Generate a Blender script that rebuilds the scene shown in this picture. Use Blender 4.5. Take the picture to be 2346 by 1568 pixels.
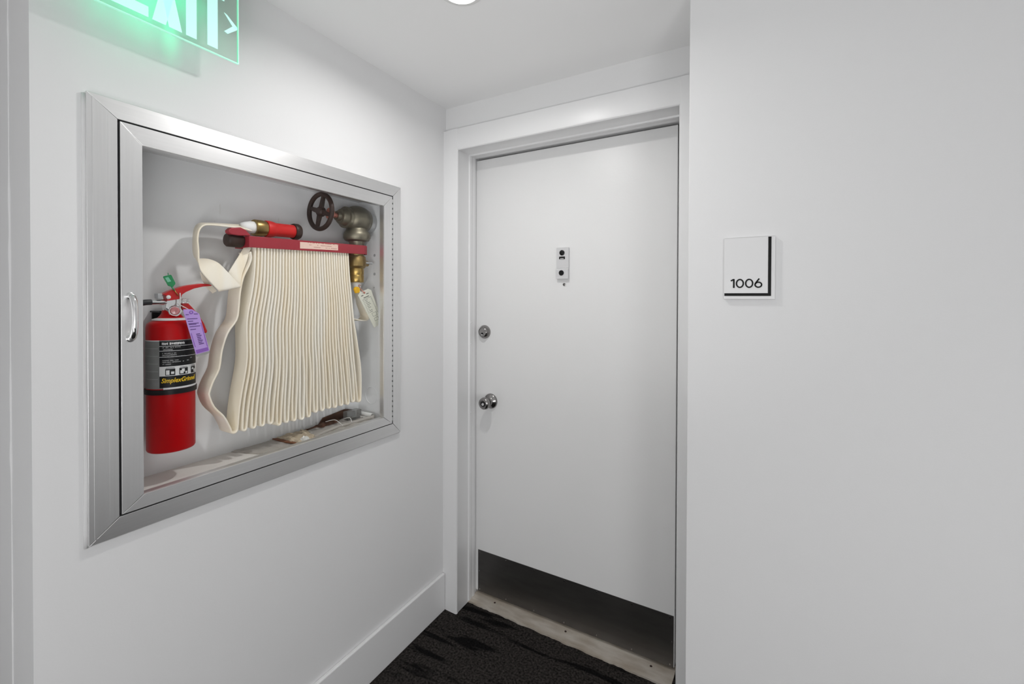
import bpy, bmesh, math, random
from math import sin, cos, pi, radians, sqrt
from mathutils import Vector, Matrix, noise

random.seed(7)
SC = bpy.context.scene
COL = SC.collection
for o in list(bpy.data.objects):
    bpy.data.objects.remove(o)

# ------------------------------------------------------------------ camera
CAM_H = 1.45
YAW, PITCH, ROLL = radians(-29.5088), radians(0.5507), radians(0.1827)
fwd = Vector((sin(YAW)*cos(PITCH), cos(YAW)*cos(PITCH), -sin(PITCH)))
r0 = Vector((cos(YAW), -sin(YAW), 0)); u0 = r0.cross(fwd)
rgt = r0*cos(ROLL) + u0*sin(ROLL); up = -r0*sin(ROLL) + u0*cos(ROLL)
cd = bpy.data.cameras.new('camera')
cd.sensor_fit = 'HORIZONTAL'; cd.sensor_width = 36.0
cd.lens = 36.0*1002.1/2346.0
cd.shift_y = -(784.0-692.96)/2346.0
cd.clip_start = 0.02
cam = bpy.data.objects.new('camera', cd); COL.objects.link(cam)
cam.matrix_world = Matrix(((rgt.x, up.x, -fwd.x, 0), (rgt.y, up.y, -fwd.y, 0), (rgt.z, up.z, -fwd.z, CAM_H), (0, 0, 0, 1)))
SC.camera = cam

# ------------------------------------------------------------------ world, view, lamps
w = bpy.data.worlds.new('world'); SC.world = w; w.use_nodes = True
w.node_tree.nodes['Background'].inputs[0].default_value = (0.5, 0.5, 0.5, 1)
w.node_tree.nodes['Background'].inputs[1].default_value = 0.0
SC.view_settings.view_transform = 'Standard'; SC.view_settings.look = 'None'
SC.view_settings.exposure = 0.0; SC.view_settings.gamma = 1.0
SC.view_settings.use_curve_mapping = False
CEIL = 2.327
LX, LY = -0.745, 1.014          # the recessed downlight over the door

def lamp(name, loc, size, power, col=(1, 1, 1), rot=(0, 0, 0), shape='DISK', size_y=None, spread=180):
    d = bpy.data.lights.new(name, 'AREA'); d.shape = shape; d.size = size
    if size_y: d.size_y = size_y
    d.energy = power; d.color = col; d.spread = radians(spread)
    o = bpy.data.objects.new(name, d); COL.objects.link(o); o.location = loc; o.rotation_euler = rot
    return o
lamp('downlight_lamp', (LX, LY, CEIL-0.016), 0.085, 5.0, (1.0, 0.985, 0.965), spread=165)
# unseen fill light added to brighten the ceiling in front of the door
fl = lamp('ceiling_fill', (-0.40, -0.15, 0.85), 0.30, 1.5)
fl.rotation_euler = (Vector((-0.70, 1.25, CEIL))-Vector(fl.location)).to_track_quat('-Z', 'Y').to_euler(); fl.data.spread = radians(85)
# two soft fill lights added behind the viewpoint to lift walls and cabinet
for (x, y, z, e) in ((1.05, -0.65, 0.95, 33.0), (-0.20, -1.25, 0.95, 24.0)):
    pd = bpy.data.lights.new('corridor_fill', 'POINT'); pd.shadow_soft_size = 0.30; pd.energy = e
    po = bpy.data.objects.new('corridor_fill', pd); COL.objects.link(po); po.location = (x, y, z)

# ------------------------------------------------------------------ materials
def srgb(r, g, b):
    f = lambda c: (c/255/12.92 if c/255 <= 0.04045 else ((c/255+0.055)/1.055)**2.4)
    return (f(r), f(g), f(b), 1)
def mat(name, col, rough=0.5, metal=0.0, spec=0.5, noise_amt=0.0, noise_scale=20, bump=0.0, bump_scale=200, stretch=(1, 1, 1),
        emit=None, emit_s=0.0, trans=0.0, coat=0.0, alpha=1.0, col2=None, aniso=None, bump_dist=0.001, rough2=None):
    m = bpy.data.materials.new(name); m.use_nodes = True
    nt = m.node_tree; b = nt.nodes['Principled BSDF']
    b.inputs['Base Color'].default_value = col; b.inputs['Roughness'].default_value = rough
    b.inputs['Metallic'].default_value = metal; b.inputs['Specular IOR Level'].default_value = spec
    b.inputs['Transmission Weight'].default_value = trans; b.inputs['Coat Weight'].default_value = coat
    b.inputs['Alpha'].default_value = alpha
    if emit:
        b.inputs['Emission Color'].default_value = emit; b.inputs['Emission Strength'].default_value = emit_s
    if noise_amt or bump or col2 or rough2:
        tc = nt.nodes.new('ShaderNodeTexCoord'); mp = nt.nodes.new('ShaderNodeMapping')
        mp.inputs['Scale'].default_value = stretch
        nt.links.new(tc.outputs['Object'], mp.inputs['Vector'])
        if noise_amt or col2 or rough2:
            n = nt.nodes.new('ShaderNodeTexNoise'); n.inputs['Scale'].default_value = noise_scale; n.inputs['Detail'].default_value = 6
            nt.links.new(mp.outputs[0], n.inputs['Vector'])
            if noise_amt or col2:
                rp = nt.nodes.new('ShaderNodeValToRGB')
                rp.color_ramp.elements[0].position = 0.3; rp.color_ramp.elements[1].position = 0.7
                c2 = col2 or tuple(list(min(1, c*(1+noise_amt)) for c in col[:3])+[1])
                c1 = col if col2 else tuple(list(c*(1-noise_amt) for c in col[:3])+[1])
                rp.color_ramp.elements[0].color = c1; rp.color_ramp.elements[1].color = c2
                nt.links.new(n.outputs[0], rp.inputs[0]); nt.links.new(rp.outputs[0], b.inputs['Base Color'])
            if rough2:
                mr = nt.nodes.new('ShaderNodeMapRange'); mr.inputs[1].default_value = 0.3; mr.inputs[2].default_value = 0.7
                mr.inputs[3].default_value = rough; mr.inputs[4].default_value = rough2
                nt.links.new(n.outputs[0], mr.inputs[0]); nt.links.new(mr.outputs[0], b.inputs['Roughness'])
        if bump:
            n2 = nt.nodes.new('ShaderNodeTexNoise'); n2.inputs['Scale'].default_value = bump_scale; n2.inputs['Detail'].default_value = 4
            nt.links.new(mp.outputs[0], n2.inputs['Vector'])
            bp = nt.nodes.new('ShaderNodeBump'); bp.inputs['Strength'].default_value = bump; bp.inputs['Distance'].default_value = bump_dist
            nt.links.new(n2.outputs[0], bp.inputs['Height']); nt.links.new(bp.outputs[0], b.inputs['Normal'])
    return m
def thin_glass(name, tint, gloss_rough=0.02, refl=0.06, haze=0.0, ior=1.45):
    m = bpy.data.materials.new(name); m.use_nodes = True
    nt = m.node_tree; nt.nodes.clear()
    out = nt.nodes.new('ShaderNodeOutputMaterial'); tr = nt.nodes.new('ShaderNodeBsdfTransparent'); tr.inputs[0].default_value = tint
    gl = nt.nodes.new('ShaderNodeBsdfGlossy'); gl.inputs['Roughness'].default_value = gloss_rough
    fr = nt.nodes.new('ShaderNodeFresnel'); fr.inputs[0].default_value = ior
    mx = nt.nodes.new('ShaderNodeMixShader')
    sc = nt.nodes.new('ShaderNodeMath'); sc.operation = 'MULTIPLY'; sc.inputs[1].default_value = refl
    nt.links.new(fr.outputs[0], sc.inputs[0]); nt.links.new(sc.outputs[0], mx.inputs[0])
    last = tr
    if haze:
        df = nt.nodes.new('ShaderNodeBsdfDiffuse'); df.inputs[0].default_value = (0.86, 0.83, 0.79, 1)
        mh = nt.nodes.new('ShaderNodeMixShader'); mh.inputs[0].default_value = haze
        nt.links.new(tr.outputs[0], mh.inputs[1]); nt.links.new(df.outputs[0], mh.inputs[2]); last = mh
    nt.links.new(last.outputs[0], mx.inputs[1]); nt.links.new(gl.outputs[0], mx.inputs[2]); nt.links.new(mx.outputs[0], out.inputs[0])
    return m

WALL = (0.77, 0.77, 0.774, 1)
M = {
 'wall': mat('wall_paint', WALL, 0.6, spec=0.25, bump=0.12, bump_scale=260),
 'ceiling': mat('ceiling_paint', (0.88, 0.88, 0.88, 1), 0.7, spec=0.2, bump=0.08, bump_scale=200),
 'trim': mat('trim_semi_gloss_paint', (0.79, 0.79, 0.795, 1), 0.33, spec=0.5, bump=0.10, bump_scale=90, stretch=(1, 1, 0.35)),
 'door': mat('door_semi_gloss_paint', (0.78, 0.78, 0.78, 1), 0.36, spec=0.5, bump=0.2, bump_scale=120, noise_amt=0.006, noise_scale=2.0),
 'caulk': mat('caulk', (0.70, 0.70, 0.70, 1), 0.5, bump=0.4, bump_scale=60),
 'alu_h': mat('brushed_aluminium_horizontal', (0.80, 0.80, 0.80, 1), 0.38, metal=1.0, noise_amt=0.02, noise_scale=14, stretch=(1, 0.4, 14), bump=0.04, bump_scale=30),
 'alu_v': mat('brushed_aluminium_vertical', (0.80, 0.80, 0.80, 1), 0.38, metal=1.0, noise_amt=0.02, noise_scale=14, stretch=(1, 14, 0.4), bump=0.04, bump_scale=30),
 'steel': mat('stainless_kick_plate', (0.135, 0.13, 0.127, 1), 0.45, metal=1.0, noise_amt=0.12, noise_scale=9, stretch=(0.6, 1, 3), bump=0.06, bump_scale=40),
 'nickel': mat('satin_nickel', (0.30, 0.29, 0.285, 1), 0.2, metal=1.0),
 'chrome': mat('chrome', (0.78, 0.78, 0.78, 1), 0.10, metal=1.0),
 'tub': mat('grey_enamel_cabinet_lining', (0.84, 0.85, 0.86, 1), 0.42, spec=0.35, noise_amt=0.025, noise_scale=5, bump=0.04, bump_scale=60),
 'tubfloor': mat('dusty_cabinet_floor', (0.82, 0.80, 0.76, 1), 0.6, spec=0.2, noise_amt=0.06, noise_scale=9),
 'hose': mat('white_woven_canvas_hose', (0.95, 0.85, 0.67, 1), 0.85, spec=0.1, noise_scale=16, stretch=(0.2, 1.6, 0.12), col2=(0.96, 0.92, 0.83, 1), bump=0.35, bump_scale=420),
 'liner': mat('white_hose_collar', (0.86, 0.86, 0.85, 1), 0.6, bump=0.2, bump_scale=300),
 'rack': mat('dark_red_enamel', srgb(158, 44, 56), 0.42, noise_amt=0.08, noise_scale=14),
 'red_tub': mat('red_rubber_nozzle', srgb(205, 28, 26), 0.5, noise_amt=0.06, noise_scale=60),
 'red': mat('red_gloss_paint', srgb(182, 0, 8), 0.32, spec=0.2, coat=0.0, noise_amt=0.03, noise_scale=8),
 'red_lever': mat('red_lever_paint', srgb(190, 22, 24), 0.28),
 'brass': mat('tarnished_brass', (0.36, 0.25, 0.10, 1), 0.36, metal=1.0, noise_amt=0.28, noise_scale=18),
 'brass2': mat('yellow_brass', (0.50, 0.34, 0.11, 1), 0.34, metal=1.0, noise_amt=0.2, noise_scale=24),
 'bronze': mat('dull_bronze_valve', (0.22, 0.20, 0.15, 1), 0.45, metal=0.85, noise_amt=0.3, noise_scale=16, bump=0.2, bump_scale=70),
 'iron': mat('dark_brown_cast_iron', (0.042, 0.025, 0.020, 1), 0.45, spec=0.3, noise_amt=0.3, noise_scale=30, bump=0.25, bump_scale=120),
 'copper': mat('pink_copper_nut', (0.62, 0.24, 0.18, 1), 0.4, metal=0.4, noise_amt=0.15, noise_scale=40),
 'greypipe': mat('grey_painted_pipe', (0.42, 0.43, 0.44, 1), 0.35),
 'black': mat('black_plastic', (0.010, 0.010, 0.011, 1), 0.4, spec=0.2),
 'black_matte': mat('black_print', (0.010, 0.010, 0.010, 1), 0.6, spec=0.2),
 'dark': mat('dark_gap', (0.015, 0.015, 0.015, 1), 0.8, spec=0.1),
 'rubber': mat('black_rubber_hose', (0.03, 0.032, 0.036, 1), 0.5),
 'white': mat('white_plastic', (0.80, 0.80, 0.79, 1), 0.4),
 'print_white': mat('white_print', (0.72, 0.72, 0.72, 1), 0.5),
 'print_grey': mat('grey_print', (0.36, 0.36, 0.36, 1), 0.5),
 'silver_label': mat('silver_label', (0.20, 0.205, 0.20, 1), 0.45, noise_amt=0.15, noise_scale=30),
 'yellow': mat('yellow_print', srgb(238, 196, 20), 0.5),
 'pink_print': mat('brown_red_print', srgb(170, 110, 100), 0.6),
 'cream': mat('cream_sticker', srgb(238, 205, 190), 0.5, noise_amt=0.04, noise_scale=60),
 'gauge': mat('pink_gauge_face', srgb(196, 120, 122), 0.3, noise_amt=0.25, noise_scale=120, coat=0.5),
 'purple': mat('purple_card_tag', srgb(184, 152, 220), 0.55, noise_amt=0.05, noise_scale=40),
 'purple_dark': mat('dark_purple_print', srgb(84, 52, 120), 0.6),
 'purple_mid': mat('mid_purple_print', srgb(138, 92, 182), 0.6),
 'green': mat('green_plastic_seal', srgb(10, 134, 76), 0.25, coat=0.4),
 'green_pale': mat('pale_green_print', srgb(120, 190, 160), 0.4),
 'tagpaper': mat('off_white_tag_card', srgb(226, 226, 212), 0.6, noise_amt=0.03, noise_scale=30),
 'tagprint': mat('grey_tag_print', srgb(110, 112, 104), 0.6),
 'ytag': mat('yellow_plastic_clip', srgb(236, 180, 16), 0.4),
 'plate': mat('light_grey_plate', (0.62, 0.62, 0.63, 1), 0.35),
 'threshold': mat('worn_aluminium_threshold', (0.50, 0.43, 0.35, 1), 0.38, metal=0.3, noise_scale=14, stretch=(0.6, 2, 1), col2=(0.78, 0.73, 0.66, 1), bump=0.2, bump_scale=60),
 'dustpaper': mat('crumpled_beige_wrapper', srgb(196, 182, 160), 0.6, noise_amt=0.12, noise_scale=60),
 'brownpaper': mat('brown_cardboard_strip', srgb(128, 84, 58), 0.7, noise_amt=0.2, noise_scale=40),
 'rust': mat('rust_brown_card', srgb(84, 54, 38), 0.75, noise_amt=0.3, noise_scale=50),
 'clearbox': thin_glass('clear_plastic_clip', (0.72, 0.74, 0.74, 1), 0.1, 0.6, haze=0.15),
 'bag': thin_glass('dusty_clear_plastic_sheet', (0.95, 0.93, 0.90, 1), 0.12, 0.5, haze=0.34),
 'pane': thin_glass('clear_glass', (0.995, 0.997, 0.997, 1), 0.01, 0.07),
 'paper': mat('white_paper', (0.80, 0.80, 0.78, 1), 0.6),
 'exit_panel': thin_glass('clear_green_acrylic', (0.90, 0.985, 0.94, 1), 0.02, 0.8),
 'exit_edge': mat('lit_acrylic_edge', (0.45, 0.85, 0.68, 1), 0.2, emit=(0.42, 1.0, 0.74, 1), emit_s=0.40),
 'exit_letter': mat('lit_letter', (0.45, 0.55, 0.53, 1), 0.4, emit=(0.30, 0.70, 0.60, 1), emit_s=0.95),
 'exit_housing': mat('white_sign_housing', (0.75, 0.75, 0.75, 1), 0.4),
 'lens': mat('lit_lens', (0.9, 0.9, 0.9, 1), 0.4, emit=(1, 0.985, 0.965, 1), emit_s=3.0),
 'sign_face': mat('white_sign_face', (0.76, 0.76, 0.765, 1), 0.25, coat=0.3),
 'sign_edge': mat('frosted_sign_edge', (0.66, 0.66, 0.67, 1), 0.3),
}
def carpet_mat():
    m = bpy.data.materials.new('black_carpet'); m.use_nodes = True; nt = m.node_tree; b = nt.nodes['Principled BSDF']
    tc = nt.nodes.new('ShaderNodeTexCoord')
    def nz(scale, stretch, detail=5, rot=0.0, dist=0.0):
        mp = nt.nodes.new('ShaderNodeMapping'); mp.vector_type = 'TEXTURE'; mp.inputs['Scale'].default_value = tuple(1/q for q in stretch); mp.inputs['Rotation'].default_value = (0, 0, rot)
        n = nt.nodes.new('ShaderNodeTexNoise'); n.inputs['Scale'].default_value = scale; n.inputs['Detail'].default_value = detail
        n.inputs['Distortion'].default_value = dist
        nt.links.new(tc.outputs['Object'], mp.inputs[0]); nt.links.new(mp.outputs[0], n.inputs['Vector']); return n
    a = nz(3.6, (1.0, 6.5, 1), 10, radians(3), 0.35); f = nz(120, (1, 1, 1), 4)
    r1 = nt.nodes.new('ShaderNodeValToRGB'); e = r1.color_ramp.elements
    e[0].position = 0.385; e[0].color = (0.004, 0.0038, 0.004, 1); e[1].position = 0.46; e[1].color = (0.025, 0.022, 0.0205, 1)
    r2 = nt.nodes.new('ShaderNodeMapRange'); r2.inputs[1].default_value = 0.3; r2.inputs[2].default_value = 0.7; r2.inputs[3].default_value = 0.1; r2.inputs[4].default_value = 2.0
    mu = nt.nodes.new('ShaderNodeMixRGB'); mu.blend_type = 'MULTIPLY'; mu.inputs[0].default_value = 1
    nt.links.new(a.outputs[0], r1.inputs[0]); nt.links.new(f.outputs[0], r2.inputs[0])
    nt.links.new(r1.outputs[0], mu.inputs[1]); nt.links.new(r2.outputs[0], mu.inputs[2]); nt.links.new(mu.outputs[0], b.inputs['Base Color'])
    bp = nt.nodes.new('ShaderNodeBump'); bp.inputs['Strength'].default_value = 0.8; bp.inputs['Distance'].default_value = 0.004
    nt.links.new(f.outputs[0], bp.inputs['Height']); nt.links.new(bp.outputs[0], b.inputs['Normal'])
    b.inputs['Roughness'].default_value = 0.95; b.inputs['Specular IOR Level'].default_value = 0.1
    return m
M['carpet'] = carpet_mat()

# ------------------------------------------------------------------ mesh helpers
WPOS = {}
class MB:
    def __init__(s): s.v = []; s.f = []
    def add(s, vs, fs):
        k = len(s.v); s.v += [tuple(p) for p in vs]; s.f += [tuple(k+i for i in f) for f in fs]; return s
    def box(s, x0, x1, y0, y1, z0, z1):
        return s.add([(x0, y0, z0), (x1, y0, z0), (x1, y1, z0), (x0, y1, z0), (x0, y0, z1), (x1, y0, z1), (x1, y1, z1), (x0, y1, z1)],
                     [(3, 2, 1, 0), (4, 5, 6, 7), (0, 1, 5, 4), (1, 2, 6, 5), (2, 3, 7, 6), (3, 0, 4, 7)])
    def prism(s, pts, a, b, axis):
        """outline pts (2D) extruded from a to b along axis; the two other axes take the outline in xyz order."""
        def p3(p, t):
            return {'x': (t, p[0], p[1]), 'y': (p[0], t, p[1]), 'z': (p[0], p[1], t)}[axis]
        n = len(pts); vs = [p3(p, a) for p in pts]+[p3(p, b) for p in pts]
        fs = [tuple(range(n-1, -1, -1)), tuple(range(n, 2*n))]+[(i, (i+1) % n, n+(i+1) % n, n+i) for i in range(n)]
        return s.add(vs, fs)
    def hexa(s, front, back):
        """four 3D corners of one face and the four behind them"""
        return s.add(list(front)+list(back), [(0, 1, 2, 3), (7, 6, 5, 4), (0, 4, 5, 1), (1, 5, 6, 2), (2, 6, 7, 3), (3, 7, 4, 0)])
    def lathe(s, prof, origin, axis, seg=32, closed=False):
        """prof: (radius, distance along axis)"""
        o = Vector(origin); a = Vector(axis).normalized()
        t = Vector((0, 0, 1)) if abs(a.z) < 0.9 else Vector((1, 0, 0))
        e1 = a.cross(t).normalized(); e2 = a.cross(e1)
        vs = []; fs = []
        for r, d in prof:
            for k in range(seg):
                q = 2*pi*k/seg; vs.append(o+a*d+e1*(r*cos(q))+e2*(r*sin(q)))
        n = len(prof)
        for i in range(n-1 if not closed else n):
            j = (i+1) % n
            for k in range(seg):
                l = (k+1) % seg
                fs.append((i*seg+k, i*seg+l, j*seg+l, j*seg+k))
        if not closed:
            if prof[0][0] > 1e-6: fs.append(tuple(range(seg-1, -1, -1)))
            if prof[-1][0] > 1e-6: fs.append(tuple(range((n-1)*seg, n*seg)))
        return s.add(vs, fs)
    def cyl(s, a, b, r, seg=24, r2=None):
        a = Vector(a); b = Vector(b); L = (b-a).length
        return s.lathe([(r, 0), (r if r2 is None else r2, L)], a, b-a, seg)
    def torus(s, c, axis, R, r, seg=40, sg=12, flat=1.0):
        prof = [(R+r*cos(2*pi*i/sg), r*flat*sin(2*pi*i/sg)) for i in range(sg)]
        return s.lathe(prof, c, axis, seg, closed=True)
    def tube(s, pts, r, seg=10, radii=None):
        pts = [Vector(p) for p in pts]; n = len(pts); vs = []; fs = []
        prev = None
        for i, p in enumerate(pts):
            t = (pts[min(i+1, n-1)]-pts[max(i-1, 0)]).normalized()
            if prev is None:
                g = Vector((0, 0, 1)) if abs(t.z) < 0.9 else Vector((1, 0, 0)); e = t.cross(g).normalized()
            else:
                e = (prev-t*prev.dot(t)).normalized()
            prev = e; f = t.cross(e); rr = radii[i] if radii else r
            for k in range(seg):
                q = 2*pi*k/seg; vs.append(p+e*(rr*cos(q))+f*(rr*sin(q)))
        for i in range(n-1):
            for k in range(seg):
                l = (k+1) % seg; fs.append((i*seg+k, i*seg+l, (i+1)*seg+l, (i+1)*seg+k))
        fs.append(tuple(range(seg-1, -1, -1))); fs.append(tuple(range((n-1)*seg, n*seg)))
        return s.add(vs, fs)
    def ribbon(s, L, R, t):
        """a flat hose between two edge lines"""
        L = [Vector(p) for p in L]; R = [Vector(p) for p in R]; n = len(L); vs = []; fs = []
        C = [(a+b)/2 for a, b in zip(L, R)]; pn = None
        for i in range(n):
            tg = (C[min(i+1, n-1)]-C[max(i-1, 0)])
            sd = (R[i]-L[i]); wd = sd.length; sd = sd.normalized()
            nm = tg.cross(sd)
            if nm.length < 1e-7: nm = pn if pn is not None else Vector((0, 0, 1))
            nm = nm.normalized(); pn = nm
            h = t/2; q = min(h, wd*0.45)
            a, b = L[i], R[i]
            vs += [a, a+sd*q*0.3+nm*h*0.72, a+sd*q+nm*h, b-sd*q+nm*h, b-sd*q*0.3+nm*h*0.72, b, b-sd*q*0.3-nm*h*0.72, b-sd*q-nm*h, a+sd*q-nm*h, a+sd*q*0.3-nm*h*0.72]
        for i in range(n-1):
            for k in range(10):
                l = (k+1) % 10; fs.append((i*10+k, i*10+l, i*10+10+l, i*10+10+k))
        fs.append(tuple(range(9, -1, -1))); fs.append(tuple(range((n-1)*10, n*10)))
        return s.add(vs, fs)

def link(o, parent=None):
    COL.objects.link(o)
    if parent is not None:
        o.parent = parent
def empty(name, loc):
    o = bpy.data.objects.new(name, None); COL.objects.link(o); o.location = loc; o.empty_display_size = 0.05
    WPOS[o] = Vector(loc); return o
def tag(o, label=None, cat=None, group=None, kind=None):
    if label: o['label'] = label
    if cat: o['category'] = cat
    if group: o['group'] = group
    if kind: o['kind'] = kind
    return o
def obj(name, mb, m, parent=None, base=None, bevel=0.0, smooth=False, segs=2, angle=35, weighted=False):
    """one mesh object from world-space geometry; base is where its origin goes"""
    pw = WPOS[parent] if parent is not None else Vector((0, 0, 0))
    b = Vector(base) if base is not None else (pw if parent is not None else Vector((0, 0, 0)))
    me = bpy.data.meshes.new(name)
    me.from_pydata([tuple(Vector(p)-b) for p in mb.v], [], mb.f)
    bm = bmesh.new(); bm.from_mesh(me); bmesh.ops.recalc_face_normals(bm, faces=bm.faces)
    bm.to_mesh(me); bm.free()
    me.materials.append(M[m] if isinstance(m, str) else m)
    o = bpy.data.objects.new(name, me); link(o, parent); o.location = b-pw; WPOS[o] = b
    if bevel:
        md = o.modifiers.new('bevel', 'BEVEL'); md.width = bevel; md.segments = segs; md.limit_method = 'ANGLE'; md.angle_limit = radians(40)
    if smooth:
        for p in me.polygons: p.use_smooth = True
        if smooth != 'all':
            es = me.edges
            bm = bmesh.new(); bm.from_mesh(me)
            for e in bm.edges:
                if len(e.link_faces) == 2 and e.calc_face_angle(0) > radians(angle): e.smooth = False
            bm.to_mesh(me); bm.free()
    return o
def struct(name, mb, m, label, cat, parent=None, **k):
    o = obj(name, mb, m, parent, **k); o['kind'] = 'structure'
    if parent is None: o['label'] = label; o['category'] = cat
    return o
def bez(p, n):
    """Catmull-Rom through points, n steps per span"""
    p = [Vector(q) for q in p]; out = []
    for i in range(len(p)-1):
        a = p[max(i-1, 0)]; b = p[i]; c = p[i+1]; d = p[min(i+2, len(p)-1)]
        for k in range(n):
            t = k/n
            out.append(0.5*((2*b)+(c-a)*t+(2*a-5*b+4*c-d)*t*t+(3*b-a-3*c+d)*t**3))
    out.append(p[-1]); return out

# ------------------------------------------------------------------ room shell
W = -1.276                      # left wall plane
RX, RY = -0.180, 1.350          # corner of the corridor wall
BY = 1.626                      # wall over the door
LE = 0.289                      # where the left wall ends
CY0, CY1, CZ0, CZ1 = 0.3705, 1.320, 0.9045, 1.895       # cabinet frame outside
TB = -1.440                     # cabinet back
b = MB()
hy0, hy1, hz0, hz1 = 0.41, 1.29, 0.935, 1.865         # the hole for the cabinet
b.box(W-0.2, W, LE, hy0, 0, CEIL); b.box(W-0.2, W, hy1, BY+0.25, 0, CEIL)
b.box(W-0.2, W, hy0, hy1, 0, hz0); b.box(W-0.2, W, hy0, hy1, hz1, CEIL)
struct('wall_left', b, 'wall', 'white painted wall that holds the fire hose cabinet', 'wall')
struct('wall_return', MB().box(-2.6, W-0.2, LE, LE+0.2, 0, CEIL), 'wall', 'white corridor wall face turning away from the cabinet wall', 'wall')
struct('wall_back', MB().box(W, RX, BY, BY+0.25, 2.2, CEIL), 'wall', 'white strip of wall between door head casing and ceiling', 'wall')
b = MB().prism([(RX, RY), (2.4, RY), (2.4, RY+0.5), (RX, RY+0.5)], 0, CEIL, 'z')
struct('wall_right', b, 'wall', 'plain white corridor wall with the 1006 room plaque', 'wall', bevel=0.002)
struct('wall_front', MB().box(-2.7, 2.5, -1.75, -1.65, 0, CEIL), 'wall', 'white corridor wall behind the viewpoint', 'wall')
struct('wall_far_right', MB().box(2.4, 2.5, -1.65, RY+0.5, 0, CEIL), 'wall', 'white end wall of the corridor past the room plaque', 'wall')
struct('wall_far_left', MB().box(-2.7, -2.6, -1.65, LE+0.2, 0, CEIL), 'wall', 'white end wall of the corridor beyond the cabinet wall', 'wall')
struct('ceiling', MB().box(-2.7, 2.5, -1.75, BY+0.25, CEIL, CEIL+0.1), 'ceiling', 'smooth white ceiling with a downlight over the door', 'ceiling')
struct('floor', MB().box(-2.7, 2.5, -1.75, 2.3, -0.1, 0), 'carpet', 'black mottled carpet in front of the door', 'floor')
# baseboards
def board(name, pts, lab):
    return struct(name, MB().prism(pts, 0, 0.172, 'z'), 'trim', lab, 'baseboard', bevel=0.004)
board('baseboard_left', [(W, LE-0.015), (W+0.015, LE-0.015), (W+0.015, 1.606), (W, 1.606)], 'tall white baseboard under the fire hose cabinet wall')
board('baseboard_right', [(RX+0.0, RY-0.015), (2.4, RY-0.015), (2.4, RY), (RX, RY)], 'white baseboard below the 1006 plaque wall')
board('baseboard_return', [(-2.6, LE-0.015), (W, LE-0.015), (W, LE), (-2.6, LE)], 'white baseboard on the wall face beside the cabinet wall')
# paint ridge where the return wall was patched
b = MB()
pts = [(-1.408+0.006*noise.noise(Vector((0, 0, z*3.0))), LE-0.0008, z) for z in [0.18+i*0.04 for i in range(53)]]
b.tube(pts, 0.002, 6, [0.0012+0.0042*abs(noise.noise(Vector((1, 2, i*0.9)))) for i in range(53)])
struct('trim_3', b, 'wall', 'lumpy vertical ridge of white paint beside the cabinet wall corner', 'trim', smooth='all')

# door frame: casing and jambs, left, right and head
LC, RC = -1.1965, -0.247
DY = 1.772
def jamb(sx, x_in, x_out):
    return [(x_out, 1.63), (x_out, 1.6085), (x_in-sx*0.008, 1.606), (x_in-sx*0.003, 1.607), (x_in, 1.611), (x_in, 1.617), (x_in-sx*0.0025, 1.622),
            (x_in-sx*0.003, 1.700), (x_in+sx*0.003, 1.703), (x_in+sx*0.004, 1.711), (x_in+sx*0.003, 1.722), (x_in-sx*0.001, 1.727), (x_in-sx*0.001, 1.733),
            (x_in+sx*0.001, 1.738), (x_in+sx*0.001, 1.753), (x_in-sx*0.005, 1.764), (x_in-sx*0.0075, 1.7655), (x_in-sx*0.0075, 1.84), (x_out, 1.84)]
t1 = empty('trim_1', ((LC+RC)/2, 1.61, 0)); t1['kind'] = 'structure'
tag(t1, 'white gloss door casing and jambs around the slab door', 'door frame')
o = obj('jamb', MB().prism(jamb(1, LC, W), 0, 2.2175, 'z'), 'trim', t1, smooth=True, angle=30)
o = obj('jamb', MB().prism(jamb(-1, RC, RX), 0, 2.2175, 'z'), 'trim', t1, smooth=True, angle=30)
HZ = 2.1215
head = [(1.63, 2.2175), (1.6085, 2.2175), (1.606, HZ+0.008), (1.607, HZ+0.003), (1.611, HZ), (1.617, HZ), (1.622, HZ+0.0025), (1.700, HZ+0.003), (1.703, HZ-0.003),
        (1.722, HZ-0.003), (1.727, HZ-0.001), (1.738, HZ-0.001), (1.753, HZ-0.002), (1.764, HZ+0.002), (1.7655, HZ+0.0055), (1.84, HZ+0.0055), (1.84, 2.2175)]
obj('head', MB().prism(head, LC-0.004, RC+0.004, 'x'), 'trim', t1, smooth=True, angle=30)
for z in (1.333, 1.232, 0.785, 0.905):
    obj('paint_blob', MB().lathe([(0.0, 0), (0.004, 0.0002), (0.003, 0.0022), (0, 0.003)], (LC+0.003, 1.713, z), (1, 0, 0), 10), 'trim', t1, smooth='all')
# threshold plate
b = MB()
edge = []
x = -1.204
while x < -0.27:
    edge.append((x, 1.701+0.005*noise.noise(Vector((x*18, 0, 0)))+0.003*noise.noise(Vector((x*60, 3, 0))))); x += 0.008
edge = [(p[0], p[1]-0.012*((p[0]+1.204)/0.93)) for p in edge]
prof = edge+[(-0.272, 1.80), (-1.2, 1.80)]
b.prism(prof, -0.004, 0.007, 'z')
th = struct('trim_2', b, 'threshold', 'worn tan metal threshold strip under the door', 'threshold')
for xx in (-1.08, -0.72, -0.36):
    obj('screw', MB().lathe([(0.005, 0), (0.0045, 0.001), (0, 0.0012)], (xx, 1.752, 0.007), (0, 0, 1), 12), 'iron', th, smooth=True)

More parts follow.
